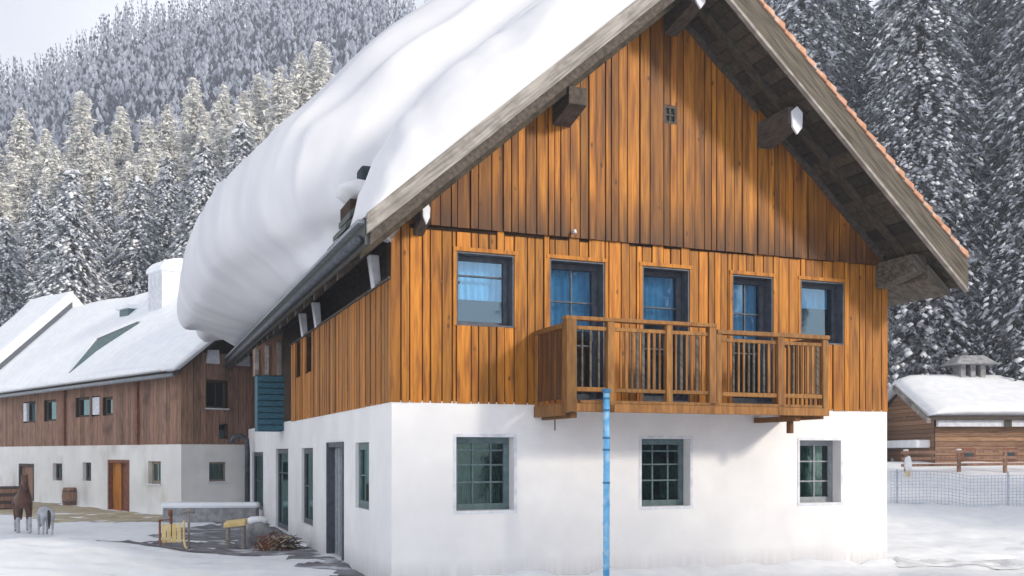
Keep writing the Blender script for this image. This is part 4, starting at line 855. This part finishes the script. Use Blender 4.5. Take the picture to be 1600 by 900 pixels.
# ------------------------------------------------------------------ light, sky, camera
SUN_AZ_VEC = Vector((.84, -.54, 0)).normalized(); EL = R(23)
sd = Vector((SUN_AZ_VEC.x * math.cos(EL), SUN_AZ_VEC.y * math.cos(EL), math.sin(EL)))
sl = bpy.data.lights.new('sun', 'SUN'); sl.energy = 4.3; sl.angle = R(8); sl.color = (1, .90, .76)
so_ = bpy.data.objects.new('sun', sl); COL.objects.link(so_); so_.rotation_euler = sd.to_track_quat('Z', 'Y').to_euler()
w = bpy.data.worlds.new('World'); S.world = w; w.use_nodes = True; nt = w.node_tree; nt.nodes.clear(); N = nt.nodes.new; L = nt.links.new
out = N('ShaderNodeOutputWorld'); bg = N('ShaderNodeBackground'); sky = N('ShaderNodeTexSky'); sky.sky_type = 'NISHITA'; sky.sun_disc = False
sky.sun_elevation = EL; sky.sun_rotation = math.atan2(sd.x, sd.y); sky.altitude = 900; sky.dust_density = 1.5
tc = N('ShaderNodeTexCoord'); ns = N('ShaderNodeTexNoise'); ns.inputs['Scale'].default_value = 2.2; ns.inputs['Detail'].default_value = 7; L(tc.outputs['Generated'], ns.inputs['Vector'])
mr = N('ShaderNodeMapRange'); mr.inputs[1].default_value = .40; mr.inputs[2].default_value = .62; mr.inputs[3].default_value = .72; mr.inputs[4].default_value = 1.0; L(ns.outputs[0], mr.inputs[0])
mx = N('ShaderNodeMix'); mx.data_type = 'RGBA'; L(mr.outputs[0], mx.inputs[0]); L(sky.outputs[0], mx.inputs[6]); mx.inputs[7].default_value = (18.0, 18.6, 19.8, 1)
sz_ = N('ShaderNodeSeparateXYZ'); L(tc.outputs['Generated'], sz_.inputs[0]); mz = N('ShaderNodeMapRange'); mz.inputs[1].default_value = .30; mz.inputs[2].default_value = .75; mz.inputs[3].default_value = 1.55; mz.inputs[4].default_value = .72; L(sz_.outputs[2], mz.inputs[0])
vm = N('ShaderNodeVectorMath'); vm.operation = 'SCALE'; L(mx.outputs[2], vm.inputs[0]); L(mz.outputs[0], vm.inputs['Scale']); L(vm.outputs[0], bg.inputs[0]); bg.inputs[1].default_value = .062; L(bg.outputs[0], out.inputs[0])
cam = bpy.data.cameras.new('camera'); co = bpy.data.objects.new('camera', cam); COL.objects.link(co); co.location = (0, 0, EYE); co.rotation_euler = (R(90), 0, 0)
cam.sensor_width = 36; cam.lens = 36 * F_PX / 1600; cam.shift_y = (HZ - 450) / 1600; cam.clip_end = 9000; S.camera = co
S.render.engine = 'CYCLES'
hz = MB(); hz.box(-330, 345, -45, 350, -4, 176); hz = hz.build('haze', 'snow'); hz['kind'] = 'stuff'; hz['label'] = 'thin cold blue haze in the valley air'
hm = bpy.data.materials.new('haze_air'); hm.use_nodes = True; nt = hm.node_tree; nt.nodes.clear(); ho = nt.nodes.new('ShaderNodeOutputMaterial'); hv_ = nt.nodes.new('ShaderNodeVolumePrincipled')
hv_.inputs['Color'].default_value = (.80, .86, 1, 1); hv_.inputs['Density'].default_value = .0020; hv_.inputs['Anisotropy'].default_value = .2; nt.links.new(hv_.outputs[0], ho.inputs['Volume']); hz.data.materials[0] = hm
S.view_settings.view_transform = 'Standard'; S.view_settings.look = 'None'; S.view_settings.gamma = 1; S.view_settings.exposure = .04
print('far trees', cnt)
